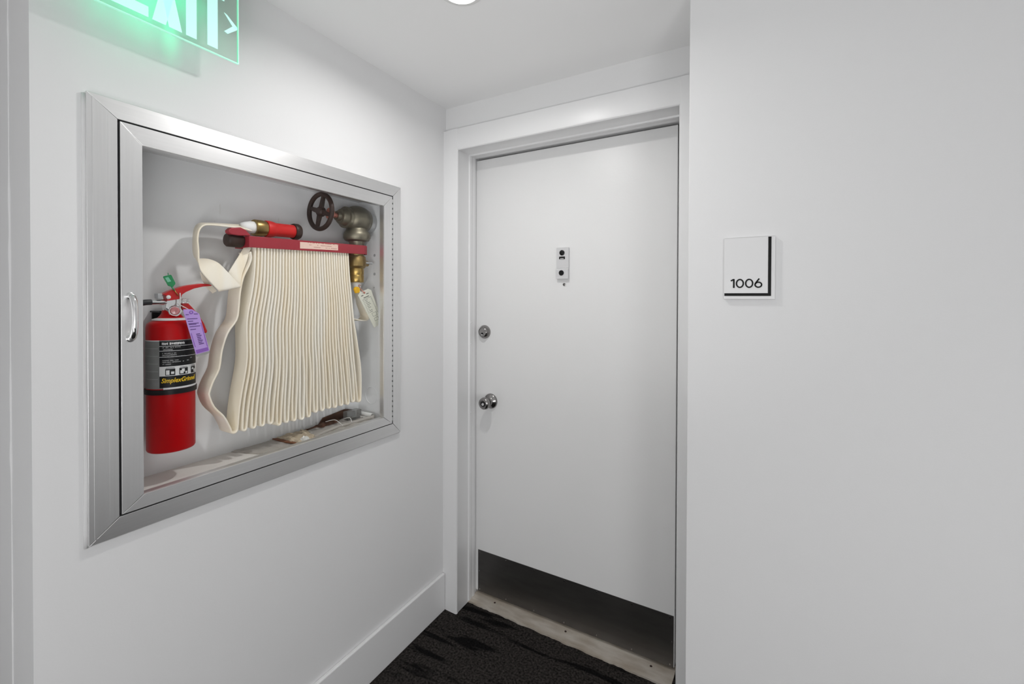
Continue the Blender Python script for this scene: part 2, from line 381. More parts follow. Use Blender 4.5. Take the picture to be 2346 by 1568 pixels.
# ------------------------------------------------------------------ the door
d1 = empty('door_1', (-0.74, DY, 0)); d1['kind'] = 'structure'
tag(d1, 'flush white painted slab door with steel kick plate', 'door')
obj('door_leaf', MB().box(-1.2035, -0.2760, DY, DY+0.044, 0.0205, 2.116), 'door', d1, bevel=0.002)
kp = obj('kick_plate', MB().box(-1.188, -0.2795, DY-0.0016, DY, 0.0190, 0.2215), 'steel', d1, bevel=0.0006)
for zz in (0.029, 0.212):
    for i in range(7):
        xx = -1.178+i*0.1475
        obj('screw', MB().lathe([(0.0035, 0), (0.003, 0.001), (0, 0.0014)], (xx, DY-0.0016, zz), (0, -1, 0), 10), 'nickel', kp, smooth=True)
for xx in (-1.181, -0.287):
    obj('screw', MB().lathe([(0.0035, 0), (0.003, 0.001), (0, 0.0014)], (xx, DY-0.0016, 0.118), (0, -1, 0), 10), 'nickel', kp, smooth=True)
# viewer plate
X0, X1 = -0.7745, -0.7175
vp = obj('door_viewer', MB().box(X0, X1, DY-0.010, DY, 1.580, 1.670), 'plate', d1, bevel=0.0015)
obj('chime_box', MB().prism([(DY, 1.534), (DY-0.016, 1.534), (DY-0.016, 1.574), (DY-0.011, 1.580), (DY, 1.580)], X0, X1, 'x'), 'plate', vp, bevel=0.001)
obj('viewer_lens', MB().lathe([(0.0115, 0), (0.0115, 0.003), (0.009, 0.0045), (0, 0.0045)], (-0.748, DY-0.010, 1.6475), (0, -1, 0), 24), 'black', vp, smooth=True)
obj('slot', MB().box(-0.7615, -0.7345, DY-0.0115, DY-0.010, 1.620, 1.631), 'black_matte', vp)
obj('slot_edge', MB().box(-0.756, -0.740, DY-0.0125, DY-0.0115, 1.620, 1.624), 'print_grey', vp)
obj('chime_button', MB().lathe([(0.0115, 0), (0.0115, 0.002), (0.010, 0.004), (0, 0.0045)], (-0.7485, DY-0.016, 1.560), (0, -1, 0), 24), 'black', vp, smooth=True)
o = obj('peephole', MB().lathe([(0.0062, 0), (0.0062, 0.003), (0.0045, 0.0035), (0.0035, 0.0012), (0, 0.001)], (-0.741, DY, 1.510), (0, -1, 0), 18), 'nickel', d1, smooth=True)
# deadbolt
db = obj('deadbolt', MB().lathe([(0.0325, 0), (0.0325, 0.004), (0.030, 0.010), (0.0225, 0.021), (0.0205, 0.0225), (0.0195, 0.0205), (0, 0.0205)], (-1.153, DY, 1.2865), (0, -1, 0), 40), 'nickel', d1, smooth=True)
obj('keyhole', MB().lathe([(0.006, 0), (0.006, 0.001), (0.0, 0.001)], (-1.155, DY-0.0205, 1.278), (0, -1, 0), 16), 'black', db, smooth=True)
obj('key_plug', MB().box(-1.1575, -1.1525, DY-0.0225, DY-0.0215, 1.272, 1.277), 'chrome', db)
# knob
kn = obj('knob', MB().lathe([(0.036, 0), (0.036, 0.004), (0.032, 0.010), (0.021, 0.014), (0.0165, 0.020), (0.0155, 0.030), (0.019, 0.036), (0.0265, 0.046), (0.0285, 0.056),
                      (0.0265, 0.066), (0.021, 0.070), (0.0165, 0.071), (0.0155, 0.0695), (0, 0.0695)], (-1.117, DY, 0.956), (0, -1, 0), 44), 'nickel', d1, smooth=True, angle=50)
obj('keyhole', MB().lathe([(0.0135, 0), (0.0135, 0.001), (0.0, 0.0012)], (-1.117, DY-0.0696, 0.956), (0, -1, 0), 24), 'black', kn, smooth=True)
obj('key_plug', MB().lathe([(0.007, 0), (0.006, 0.0015), (0.0, 0.0015)], (-1.118, DY-0.0708, 0.954), (0, -1, 0), 16), 'chrome', kn, smooth=True)

# ------------------------------------------------------------------ downlight
dl = empty('downlight', (LX, LY, CEIL)); tag(dl, 'round lit downlight in the ceiling in front of the door', 'ceiling light')
obj('trim_ring', MB().lathe([(0.050, 0), (0.068, 0.0005), (0.067, 0.004), (0.054, 0.010), (0.050, 0.010)], (LX, LY, CEIL), (0, 0, -1), 48, closed=True), 'white', dl, smooth=True)
obj('lens', MB().lathe([(0.050, 0), (0.050, 0.009), (0.04, 0.012), (0, 0.014)], (LX, LY, CEIL), (0, 0, -1), 48), 'lens', dl, smooth=True)

# ------------------------------------------------------------------ exit sign
ES = -1.200; EY0, EY1, EZ0, EZ1 = 0.335, 0.650, 2.0655, 2.285
ex = empty('exit_sign', (ES, 0.49, CEIL)); tag(ex, 'hanging clear acrylic exit sign with lit green white letters', 'exit sign')
obj('housing', MB().box(ES-0.030, ES+0.030, EY0-0.01, EY1+0.01, EZ1-0.004, CEIL), 'exit_housing', ex, bevel=0.004)
obj('panel', MB().box(ES-0.0025, ES+0.0025, EY0, EY1, EZ0, EZ1-0.004), 'exit_panel', ex)
obj('panel_edge', MB().box(ES-0.0026, ES+0.0026, EY1, EY1+0.0022, EZ0-0.0022, EZ1-0.004), 'exit_edge', ex)
obj('panel_edge', MB().box(ES-0.0026, ES+0.0026, EY0, EY1, EZ0-0.0022, EZ0), 'exit_edge', ex)
LZ0, LZ1 = 2.077, 2.230
st = 0.0235
def letter(name, polys):
    b = MB()
    for p in polys: b.prism(p, ES+0.0027, ES+0.0040, 'x')
    return obj(name, b, 'exit_letter', ex)
def rect(y0, y1, z0, z1): return [(y0, z0), (y1, z0), (y1, z1), (y0, z1)]
letter('letter', [rect(0.378, 0.378+st, LZ0, LZ1), rect(0.378+st, 0.456, LZ0, LZ0+st), rect(0.378+st, 0.448, 2.142, 2.142+st), rect(0.378+st, 0.456, LZ1-st, LZ1)])
mz = (LZ0+LZ1)/2
letter('letter', [[(0.463, LZ0), (0.489, LZ0), (0.5055, mz), (0.5205, LZ1), (0.4945, LZ1), (0.4795, mz)],
                  [(0.4955, LZ0), (0.5215, LZ0), (0.5055, mz), (0.4895, LZ1), (0.4635, LZ1), (0.4795, mz)]])
letter('letter', [rect(0.530, 0.530+st-0.001, LZ0, LZ1)])
letter('letter', [rect(0.5765, 0.5765+st, LZ0, LZ1-st), rect(0.561, 0.616, LZ1-st, LZ1)])
letter('chevron', [[(0.6155, 2.178), (0.622, 2.176), (0.6475, 2.156), (0.6475, 2.150), (0.636, 2.1535)], [(0.6475, 2.156), (0.6475, 2.150), (0.624, 2.128), (0.6155, 2.131), (0.636, 2.1535)]])
for (yy, pw, tilt, sp_) in ((0.35, 0.014, 34, 70), (0.41, 0.030, 36, 66), (0.47, 0.034, 36, 66), (0.53, 0.018, 36, 62), (0.59, 0.006, 36, 60),
                            (0.452, 0.0030, 21, 20), (0.487, 0.0028, 21, 18), (0.530, 0.0045, 20, 16), (0.40, 0.0022, 20, 24)):
    l = lamp('exit_led', (ES-0.012, yy, EZ1-0.012), 0.008, pw, (0.015, 1.0, 0.45), rot=(0, radians(tilt), 0), spread=sp_)
    l.parent = ex; l.location = Vector(l.location)-Vector(ex.location)

# ------------------------------------------------------------------ room number plaque
sx0, sx1, sz0, sz1 = -0.0860, 0.0352, 1.4490, 1.6155
SY = RY-0.0075
pl = empty('room_plaque', ((sx0+sx1)/2, RY, sz0)); tag(pl, 'small white room number plaque reading 1006 with black L stripe', 'sign')
obj('backing', MB().box(sx0, sx1, SY+0.0035, RY, sz0, sz1), 'sign_edge', pl, bevel=0.0008)
obj('face_panel', MB().box(sx0, sx1, SY, SY+0.0034, sz0+0.0005, sz1), 'sign_face', pl, bevel=0.0005)
SF = SY-0.0004
obj('stripe', MB().prism([(sx0+0.0012, 1.4578), (0.0262, 1.4578), (0.0262, sz1-0.0008), (0.0190, sz1-0.0008), (0.0190, 1.4652), (sx0+0.0012, 1.4652)], SF-0.0006, SF+0.0003, 'y'), 'black_matte', pl)
def stroke(b, pts, wd, closed=False):
    pts = [Vector((p[0], 0, p[1])) for p in pts]; n = len(pts); L = []; R = []
    for i in range(n):
        a = pts[(i-1) % n] if closed else pts[max(i-1, 0)]; c = pts[(i+1) % n] if closed else pts[min(i+1, n-1)]
        t = (c-a).normalized(); nn = Vector((-t.z, 0, t.x)); L.append(pts[i]+nn*wd/2); R.append(pts[i]-nn*wd/2)
    for i in range(n if closed else n-1):
        j = (i+1) % n
        b.prism([(L[i].x, L[i].z), (L[j].x, L[j].z), (R[j].x, R[j].z), (R[i].x, R[i].z)], SF-0.0005, SF+0.0003, 'y')
def ell(cx_, cz_, rx, rz, a0=0, a1=360, n=28):
    return [(cx_+rx*cos(radians(a0+(a1-a0)*i/n)), cz_+rz*sin(radians(a0+(a1-a0)*i/n))) for i in range(n+1)]
D0, D1 = 1.4797, 1.5040; sw = 0.0037
b = MB(); stroke(b, [(-0.0692, D1-0.0050), (-0.0620, D1-0.0010)], sw); stroke(b, [(-0.0617, D0), (-0.0617, D1)], sw+0.0004); obj('digit', b, 'black_matte', pl)
hz = (D0+D1)/2
for cx_ in (-0.0470, -0.0248):
    b = MB(); stroke(b, ell(cx_, hz, 0.0082, 0.0107)[:-1], sw, True); obj('digit', b, 'black_matte', pl)
b = MB(); stroke(b, ell(-0.0032, D0+0.0082, 0.0076, 0.0067)[:-1], sw, True)
stroke(b, [(-0.0106, D0+0.0100), (-0.0080, D0+0.0150), (-0.0012, D1+0.0005)], sw); obj('digit', b, 'black_matte', pl)

# ------------------------------------------------------------------ fire hose cabinet
FX = W+0.012; SX = W+0.0135
cb = empty('fire_hose_cabinet', (W, (CY0+CY1)/2, CZ0)); tag(cb, 'recessed brushed aluminium fire hose cabinet with glass door in the white wall', 'cabinet')
GY0, GY1, GZ0, GZ1 = 0.4235, 1.2760, 0.9495, 1.8515   # gap line
OY0, OY1, OZ0, OZ1 = 0.4685, 1.2270, 0.9845, 1.8045   # glass opening
def mitre(y, z, dy0, dz0, x0, x1, which, outer, inner):
    pass
def rails(prefix, parent, o_, i_, xf, xb, lip):
    (a0, a1, c0, c1), (e0, e1, g0, g1) = o_, i_
    for nm, q, m_ in (('rail', [(a0, c1), (a1, c1), (e1, g1), (e0, g1)], 'alu_h'), ('rail', [(a0, c0), (a1, c0), (e1, g0), (e0, g0)], 'alu_h'),
                  ('stile', [(a0, c0), (a0, c1), (e0, g1), (e0, g0)], 'alu_v'), ('stile', [(a1, c0), (a1, c1), (e1, g1), (e1, g0)], 'alu_v')):
        cyy = sum(p[0] for p in q)/4; czz = sum(p[1] for p in q)/4
        q2 = [(p[0]+(cyy-p[0])*0.0004/max(0.02, abs(cyy-p[0])), p[1]+(czz-p[1])*0.0004/max(0.02, abs(czz-p[1]))) for p in q]
        mb_ = MB().prism(q2, xb, xf, 'x')
        mb_.v = [(x_-(lip if x_ > xb+1e-6 and k_ % 4 < 2 else 0), y_, z_) for k_, (x_, y_, z_) in enumerate(mb_.v)]
        obj(prefix+nm, mb_, m_, parent, bevel=0.0007, segs=2)
rails('frame_', cb, (CY0, CY1, CZ0, CZ1), (GY0, GY1, GZ0, GZ1), FX, W-0.010, 0.0014)
# thin raised lip along the outside of the flange
b = MB()
for q in (rect(CY0+0.010, CY0+0.014, CZ0+0.01, CZ1-0.01), rect(CY0+0.036, CY0+0.039, CZ0+0.04, CZ1-0.04)):
    b.prism(q, FX-0.004, FX-0.0002, 'x')
obj('frame_ridge', b, 'alu_v', cb)
b = MB()
b.tube([(W+0.001, CY0-0.001+0.0015*noise.noise(Vector((0, 5, z*9))), z) for z in [CZ0-0.004+i*0.03 for i in range(34)]], 0.0042, 6)
b.tube([(W+0.001, y, CZ0-0.002) for y in [CY0+i*0.05 for i in range(20)]], 0.0025, 6)
obj('caulk_bead', b, 'caulk', cb, smooth='all')
# lining: back, sides, top, floor as one folded tub
TY0, TY1, TZ0, TZ1 = 0.440, 1.258, 0.9640, 1.840
tubp = {'lining_back': (TB-0.002, TB, TY0, TY1, TZ0, TZ1), 'lining_side': (TB, W-0.010, TY1, TY1+0.002, TZ0, TZ1), 'lining_top': (TB, W-0.010, TY0, TY1, TZ1, TZ1+0.002)}
for nm, q in tubp.items():
    o = obj(nm, MB().box(*q), 'tub', cb)
obj('lining_side', MB().box(TB, W-0.010, TY0-0.002, TY0, TZ0, TZ1), 'tub', cb)
obj('lining_floor', MB().box(TB, W-0.010, TY0, TY1, TZ0-0.002, TZ0), 'tubfloor', cb)
# knockout disc and dents on the right lining side
obj('knockout', MB().torus((-1.364, TY1-0.0002, 1.055), (0, 1, 0), 0.034, 0.0011, 40, 6), 'tub', cb, smooth='all')
for (xx, zz, r_) in ((-1.347, 1.62, 0.006), (-1.347, 1.545, 0.006), (-1.35, 1.49, 0.003)):
    obj('dent', MB().lathe([(r_, 0), (r_*0.6, 0.0005), (0, 0.0006)], (xx, TY1, zz), (0, -1, 0), 12), 'greypipe', cb, smooth=True)
# chips and drips of white paint on the back
for (p, h) in (((0.7270, 1.7069), 0.030), ((0.7109, 1.6791), 0.004), ((0.8180, 1.7195), 0.003), ((0.9141, 1.7103), 0.014), ((1.0083, 1.7405), 0.003)):
    obj('paint_drip', MB().box(TB, TB+0.0008, p[0]-0.0012, p[0]+0.0012, p[1]-0.002, p[1]-0.002+h), 'white', cb)
# glazed door
gd = obj('cabinet_door', MB().prism(rect(OY0-0.004, OY1+0.004, OZ0-0.004, OZ0), W-0.008, SX-0.004, 'x').prism(rect(OY0-0.004, OY1+0.004, OZ1, OZ1+0.004), W-0.008, SX-0.004, 'x')
         .prism(rect(OY0-0.004, OY0, OZ0, OZ1), W-0.008, SX-0.004, 'x').prism(rect(OY1, OY1+0.004, OZ0, OZ1), W-0.008, SX-0.004, 'x'), 'alu_h', cb)
g = 0.0032
rails('door_', gd, (GY0+g, GY1-g*1.7, GZ0+g*0.8, GZ1-g), (OY0, OY1, OZ0, OZ1), SX, W-0.010, 0)
obj('gap_shadow', MB().box(W-0.0105, W-0.0098, GY0, GY1, GZ1-0.006, GZ1+0.004).box(W-0.0105, W-0.0098, GY0, GY1, GZ0-0.004, GZ0+0.006)
    .box(W-0.0105, W-0.0098, GY0-0.004, GY0+0.006, GZ0, GZ1).box(W-0.0105, W-0.0098, GY1-0.006, GY1+0.004, GZ0, GZ1), 'dark', cb)
obj('pane', MB().box(W-0.002, W+0.001, OY0-0.003, OY1+0.003, OZ0-0.003, OZ1+0.003), 'pane', gd)
b = MB(); n = 44; hh = (GZ1-GZ0-0.02)/n
for i in range(n):
    z0 = GZ0+0.01+i*hh; y_ = GY1-0.003
    b.lathe([(0.0021, 0.0035), (0.0021, hh-0.0035)], (SX-0.0022, y_, z0), (0, 0, 1), 8)
obj('hinge', b, 'alu_v', gd, smooth=True)
# handle
hc = 0.4440
hb = MB()
hp = bez([(SX, hc, 1.453), (SX+0.012, hc, 1.449), (SX+0.022, hc, 1.432), (SX+0.025, hc, 1.403), (SX+0.022, hc, 1.374), (SX+0.012, hc, 1.357), (SX, hc, 1.353)], 5)
n = len(hp)
hb.tube(hp, 0.005, 12, [0.0052+0.0016*abs(cos(pi*i/(n-1))) for i in range(n)])
hb.lathe([(0.0085, 0), (0.0085, 0.002), (0.006, 0.004), (0, 0.004)], (SX, hc, 1.452), (1, 0, 0), 16); hb.lathe([(0.0085, 0), (0.0085, 0.002), (0.006, 0.004), (0, 0.004)], (SX, hc, 1.354), (1, 0, 0), 16)
obj('handle', hb, 'chrome', gd, smooth='all')

# ------------------------------------------------------------------ standpipe valve
VX = -1.366; VY, VZ = 1.186, 1.7535
va = empty('hose_valve', (VX, VY, 1.53)); tag(va, 'bronze angle hose valve with dark spoked handwheel in the upper cabinet corner', 'valve')
obj('valve_body', MB().lathe([(0.0, -0.052), (0.022, -0.050), (0.040, -0.040), (0.050, -0.020), (0.053, 0.0), (0.051, 0.02), (0.046, 0.034), (0.044, 0.0355), (0.044, 0.040), (0.0, 0.040)], (VX, VY, VZ), (0, 1, 0), 36), 'bronze', va, smooth=True)
obj('bonnet', MB().lathe([(0.016, -0.096), (0.018, -0.093), (0.018, -0.082), (0.026, -0.080), (0.030, -0.074), (0.034, -0.060), (0.0405, -0.058), (0.0405, -0.046), (0.036, -0.044), (0.036, -0.034), (0.043, -0.030), (0.044, -0.02)], (VX, VY, VZ), (0, 1, 0), 28), 'bronze', va, smooth=True)
obj('outlet', MB().lathe([(0.036, -0.030), (0.041, -0.044), (0.047, -0.052), (0.050, -0.060), (0.050, -0.072), (0.045, -0.082), (0.034, -0.085), (0.030, -0.087), (0.028, -0.095), (0.028, -0.110)], (VX, VY, VZ), (0, 0, 1), 36), 'bronze', va, smooth=True)
obj('inlet_pipe', MB().lathe([(0.040, 0.036), (0.043, 0.040), (0.043, 0.060), (0.038, 0.0715)], (VX-0.004, VY, VZ-0.004), (0, 1, 0), 28), 'greypipe', va, smooth=True)
WY, WZ = 1.0200, 1.7555
wh = obj('handwheel', MB().torus((-1.361, WY, WZ), (0, 1, 0), 0.0615, 0.0082, 48, 12, 1.0), 'iron', va, smooth='all')
for k in range(4):
    a = radians(72+k*90)
    e = Vector((cos(a), 0, sin(a))); c = Vector((-1.361, WY, WZ))
    sd = Vector((-sin(a), 0, cos(a)))
    bb = MB()
    p0 = c+e*0.008; p1 = c+e*0.058
    y2 = Vector((0, 0.005, 0))
    bb.hexa([p0-sd*0.010-y2, p1-sd*0.0058-y2, p1+sd*0.0058-y2, p0+sd*0.010-y2], [p0-sd*0.010+y2, p1-sd*0.0058+y2, p1+sd*0.0058+y2, p0+sd*0.010+y2])
    obj('spoke', bb, 'iron', wh, bevel=0.0015)
obj('hub', MB().lathe([(0.0, -0.012), (0.012, -0.011), (0.017, -0.006), (0.017, 0.010), (0.013, 0.012)], (-1.361, WY, WZ), (0, 1, 0), 20), 'iron', wh, smooth=True)
obj('stem', MB().cyl((-1.361, WY+0.006, WZ), (VX, VY-0.085, VZ), 0.0085, 14), 'copper', va, smooth=True)
obj('stem_nut', MB().lathe([(0.010, 0), (0.021, 0.002), (0.021, 0.010), (0.010, 0.012)], (-1.361, 1.0545, WZ), (0, 1, 0), 20), 'copper', va, smooth=True)
CP = (VX, 1.184)
obj('coupling', MB().lathe([(0.028, 1.645), (0.028, 1.612), (0.033, 1.610), (0.0345, 1.606), (0.0345, 1.600), (0.036, 1.597), (0.036, 1.572), (0.031, 1.565), (0.024, 1.562)], (CP[0], CP[1], 0), (0, 0, 1), 32), 'brass', va, smooth=True)
obj('coupling_lug', MB().cyl((CP[0]+0.02, CP[1]+0.026, 1.586), (CP[0]+0.022, CP[1]+0.058, 1.5865), 0.0045, 12), 'greypipe', va, smooth=True)
obj('coupling_lug', MB().cyl((CP[0]+0.01, CP[1]+0.02, 1.584), (CP[0]+0.012, CP[1]+0.044, 1.584), 0.011, 14), 'brass', va, smooth=True)
obj('hose_nut', MB().lathe([(0.0265, 1.563), (0.0275, 1.558), (0.0275, 1.541), (0.0262, 1.539), (0.0262, 1.537), (0.0275, 1.535), (0.0275, 1.512), (0.0255, 1.509), (0.018, 1.509)], (CP[0], CP[1], 0), (0, 0, 1), 28), 'brass2', va, smooth=True)

# ------------------------------------------------------------------ hose rack
RF = -1.330
def rtop(y): return 1.6335+(y-0.752)*0.0405
rk = empty('hose_rack', (-1.366, 0.98, 1.60)); tag(rk, 'dark red steel hose rack bar holding the folded white hose', 'hose rack')
def bar(b, path, hgt, th):
    """flat bar following (x, y) points"""
    n = len(path); vs = []
    for i, (x, y) in enumerate(path):
        a = path[max(i-1, 0)]; c = path[min(i+1, n-1)]; t = Vector((c[0]-a[0], c[1]-a[1])).normalized(); nn = Vector((-t.y, t.x))*th/2
        zt = rtop(y)
        vs += [(x+nn.x, y+nn.y, zt), (x-nn.x, y-nn.y, zt), (x-nn.x, y-nn.y, zt-hgt), (x+nn.x, y+nn.y, zt-hgt)]
    fs = []
    for i in range(n-1):
        for k in range(4): fs.append((i*4+k, i*4+(k+1) % 4, i*4+4+(k+1) % 4, i*4+4+k))
    fs += [(3, 2, 1, 0), (n*4-4, n*4-3, n*4-2, n*4-1)]
    return b.add(vs, fs)
obj('front_bar', bar(MB(), [(RF, 0.752), (RF, 1.192), (RF-0.006, 1.206), (RF-0.022, 1.2225), (RF-0.036, 1.226)], 0.0338, 0.003), 'rack', rk, bevel=0.0008)
obj('back_bar', bar(MB(), [(-1.404, 0.752), (-1.404, 1.192), (-1.398, 1.206), (-1.382, 1.2225), (-1.366, 1.226)], 0.0338, 0.003), 'rack', rk, bevel=0.0008)
obj('end_tab', bar(MB(), [(RF-0.001, 0.7535), (-1.403, 0.7535)], 0.0338, 0.003), 'rack', rk, bevel=0.0008)
obj('top_web', MB().hexa([(RF, 1.12, rtop(1.12)-0.003), (RF, 1.20, rtop(1.2)-0.003), (-1.404, 1.20, rtop(1.2)-0.003), (-1.404, 1.12, rtop(1.12)-0.003)],
    [(RF, 1.12, rtop(1.12)-0.006), (RF, 1.20, rtop(1.2)-0.006), (-1.404, 1.20, rtop(1.2)-0.006), (-1.404, 1.12, rtop(1.12)-0.006)]), 'rack', rk)
stk = obj('sticker', MB().hexa([(RF+0.0021,)+(0.9178, 1.6343), (RF+0.0021,)+(1.0680, 1.6418), (RF+0.0021,)+(1.0680, 1.6206), (RF+0.0021,)+(0.9177, 1.6126)],
    [(RF+0.0014,)+(0.9178, 1.6343), (RF+0.0014,)+(1.0680, 1.6418), (RF+0.0014,)+(1.0680, 1.6206), (RF+0.0014,)+(0.9177, 1.6126)]), 'cream', rk)
b = MB()
for (v0, sg) in ((558.2, ((691, 770),)), (562.0, ((694, 700), (712, 748))), (565.8, ((704, 722), (728, 760), (766, 769)))):
    for (ua, ub) in sg:
        n = int((ub-ua)/2.6)
        for i in range(max(n, 1)):
            if random.random() < 0.2: continue
            yy = 0.9406+(ua+i*2.6-687.5)*0.00173; zc = 1.6385-(v0-558.2)*0.00187+(yy-0.94)*0.0405-0.0035
            b.box(RF+0.0021, RF+0.0024, yy, yy+0.0030, zc-0.0009, zc+0.0009)
obj('printed_lines', b, 'pink_print', stk)
# clip that the nozzle lies in, and the dark roller under it
cl = MB().prism([(0.6991, 1.6444), (0.7064, 1.6524), (0.7322, 1.6574), (0.7461, 1.6521), (0.7589, 1.6407), (0.7628, 1.6359), (0.7309, 1.6326), (0.7075, 1.6335), (0.7003, 1.6370)], -1.360, -1.338, 'x')
obj('nozzle_clip', cl, 'rack', rk, bevel=0.002)
ro = MB().lathe([(0.0, -0.002), (0.017, 0.0), (0.0205, 0.004), (0.0205, 0.040), (0.017, 0.046), (0, 0.047)], (-1.366, 0.706, 1.6195), (0, 1, 0), 28)
obj('end_roller', ro, 'iron', rk, smooth=True)
for k in range(18):
    yk = 0.7665+k*0.0205
    obj('pin', MB().cyl((-1.404, yk, rtop(yk)-0.026), (RF, yk, rtop(yk)-0.026), 0.0028, 8), 'greypipe', rk, smooth=True)

# ------------------------------------------------------------------ the hose
hs = empty('fire_hose', (-1.37, 0.95, 1.05)); tag(hs, 'long white canvas fire hose hanging in folds below the red rack', 'hose')
N = 18; T = 0.0056
def ztop(y): return rtop(y)-0.030
def sm(t): return t*t*(3-2*t)
path = []
outer = [(0.7609, 1.5876), (0.7635, 1.5707), (0.7595, 1.5533), (0.7517, 1.5357), (0.7389, 1.5064), (0.7300, 1.4621), (0.7261, 1.4195), (0.7198, 1.3836), (0.6943, 1.3455), (0.6788, 1.2953), (0.6717, 1.2462),
         (0.6556, 1.2128), (0.6465, 1.1873), (0.6454, 1.1728), (0.6576, 1.1396), (0.6829, 1.1077), (0.6959, 1.0818), (0.7031, 1.0634)]
yb0, yb1 = 0.716, 1.172
def ybot(i):
    return yb0+(yb1-yb0)*(i/(N-1))+0.0025*noise.noise(Vector((i*1.7, 4, 0)))
def zbot(i):
    return 1.049+0.005*noise.noise(Vector((i*0.9, 9, 1)))-(0.012 if 4 < i < 10 else 0)*0.9
def ytop(k): return 0.7665+(k/35.0)*0.353
SEG = 26
for i in range(N):
    yc_ = ybot(i); zb = zbot(i); hw = 0.0062+0.0012*noise.noise(Vector((i*2.3, 1, 7)))
    if i == N-1: hw = 0.0085
    rows = []
    def strand(k, side):
        pts = []
        yt = ytop(k); zt = ztop(yt)
        for j in range(SEG+1):
            t = j/SEG; z = zt+(zb+0.012-zt)*t
            g_ = t**1.15
            y = yt+(yc_+side*hw-yt)*g_
            dec = 1.0-0.75*sm(min(1, i/10.0))
            wv = (0.0060*sin(2*pi*(z/0.30)+i*0.16+0.8)*dec + 0.0013*noise.noise(Vector((i*0.55, z*9, 2)))+0.0010*side*noise.noise(Vector((k*3.1, z*11, 5))))*sin(pi*t)
            belly = side*0.0036*sin(pi*min(1, max(0, (t-0.62)/0.38)))*(1 if i > 0 else 0)
            y += wv+belly*(0.4+0.9*abs(noise.noise(Vector((i*1.3, 0, 3)))))
            if i == N-1 and t > 0.45: y += (0.011 if side > 0 else 0.002)*sin(pi*(t-0.45)/0.55)
            pts.append((y, z))
        return pts
    if i == 0:
        dn = [(p.x, p.y) for p in bez([Vector((q[0], q[1], 0)) for q in outer], 3)]
        yc_ = dn[-1][0]+0.0095; hw = 0.0095; zb = dn[-1][1]-0.012
    else:
        dn = strand(2*i, -1)
    upr = strand(2*i+1, 1)
    u = [(yc_+hw*cos(a), zb+0.012+min(hw*1.5, 0.0115)*sin(a)) for a in [pi+pi*q/8 for q in range(1, 8)]]
    path += dn+u+upr[::-1]
    if i < N-1:
        ya, yb_ = ytop(2*i+1), ytop(2*i+2); za = ztop(ya); r_ = (yb_-ya)/2
        path += [((ya+yb_)/2-r_*cos(a), za+r_*1.2*sin(a)) for a in [pi*q/5 for q in range(1, 5)]]
L = []; R = []
for j, (y, z) in enumerate(path):
    dx = 0.0022*noise.noise(Vector((y*40, z*3, 0)))
    L.append((-1.3355+dx, y, z)); R.append((-1.3985+dx*0.5, y, z))
obj('folded_length', MB().ribbon(L, R, T), 'hose', hs, smooth='all')
# free end: from the rack, folded over itself, up and round to the nozzle
stn = [  # front edge, back edge
 ((-1.3520, 0.7731, 1.6520), (-1.3790, 0.7886, 1.6710)),
 ((-1.3480, 0.7488, 1.6537), (-1.3860, 0.7700, 1.6729)),
 ((-1.3400, 0.7132, 1.6545), (-1.3960, 0.7431, 1.6710)),
 ((-1.3370, 0.6760, 1.6540), (-1.3980, 0.7045, 1.6681)),
 ((-1.3370, 0.6454, 1.6519), (-1.3980, 0.6680, 1.6639)),
 ((-1.3370, 0.6311, 1.6462), (-1.3980, 0.6498, 1.6599)),
 ((-1.3370, 0.6214, 1.6317), (-1.3980, 0.6397, 1.6473)),
 ((-1.3370, 0.6181, 1.6086), (-1.3980, 0.6352, 1.6182)),
 ((-1.3360, 0.6197, 1.5766), (-1.3980, 0.6351, 1.5812)),
 ((-1.3340, 0.6192, 1.5490), (-1.3940, 0.6409, 1.5604)),
 ((-1.3310, 0.6204, 1.5287), (-1.3720, 0.6597, 1.5585)),
 ((-1.3290, 0.6269, 1.5135), (-1.3480, 0.6755, 1.5476)),
 ((-1.3280, 0.6428, 1.4937), (-1.3370, 0.6956, 1.5222)),
 ((-1.3280, 0.6573, 1.4771), (-1.3320, 0.7159, 1.4976)),
 ((-1.3290, 0.6646, 1.4699), (-1.3310, 0.7264, 1.4851)),
 ((-1.3330, 0.6683, 1.4675), (-1.3330, 0.7300, 1.4820)),
 ((-1.3380, 0.6702, 1.4701), (-1.3370, 0.7315, 1.4840)),
 ((-1.3430, 0.6821, 1.4941), (-1.3400, 0.7351, 1.5036)),
 ((-1.3460, 0.6967, 1.5149), (-1.3430, 0.7419, 1.5274)),
 ((-1.3500, 0.7220, 1.5548), (-1.3450, 0.7546, 1.5597)),
 ((-1.3580, 0.7452, 1.5883), (-1.3440, 0.7606, 1.5851)),
 ((-1.3720, 0.7646, 1.6096), (-1.3440, 0.7658, 1.6002)),
]
A = bez([s_[0] for s_ in stn], 4); B_ = bez([s_[1] for s_ in stn], 4)
obj('free_end', MB().ribbon(A, B_, 0.0045), 'hose', hs, smooth='all')
# corner of the fold that hangs behind
obj('fold_flap', MB().prism([(0.6371, 1.5223), (0.6504, 1.5057), (0.6812, 1.4679), (0.6696, 1.4602), (0.6548, 1.4762), (0.6426, 1.4980)], -1.3690, -1.3655, 'x'), 'hose', hs, bevel=0.001)
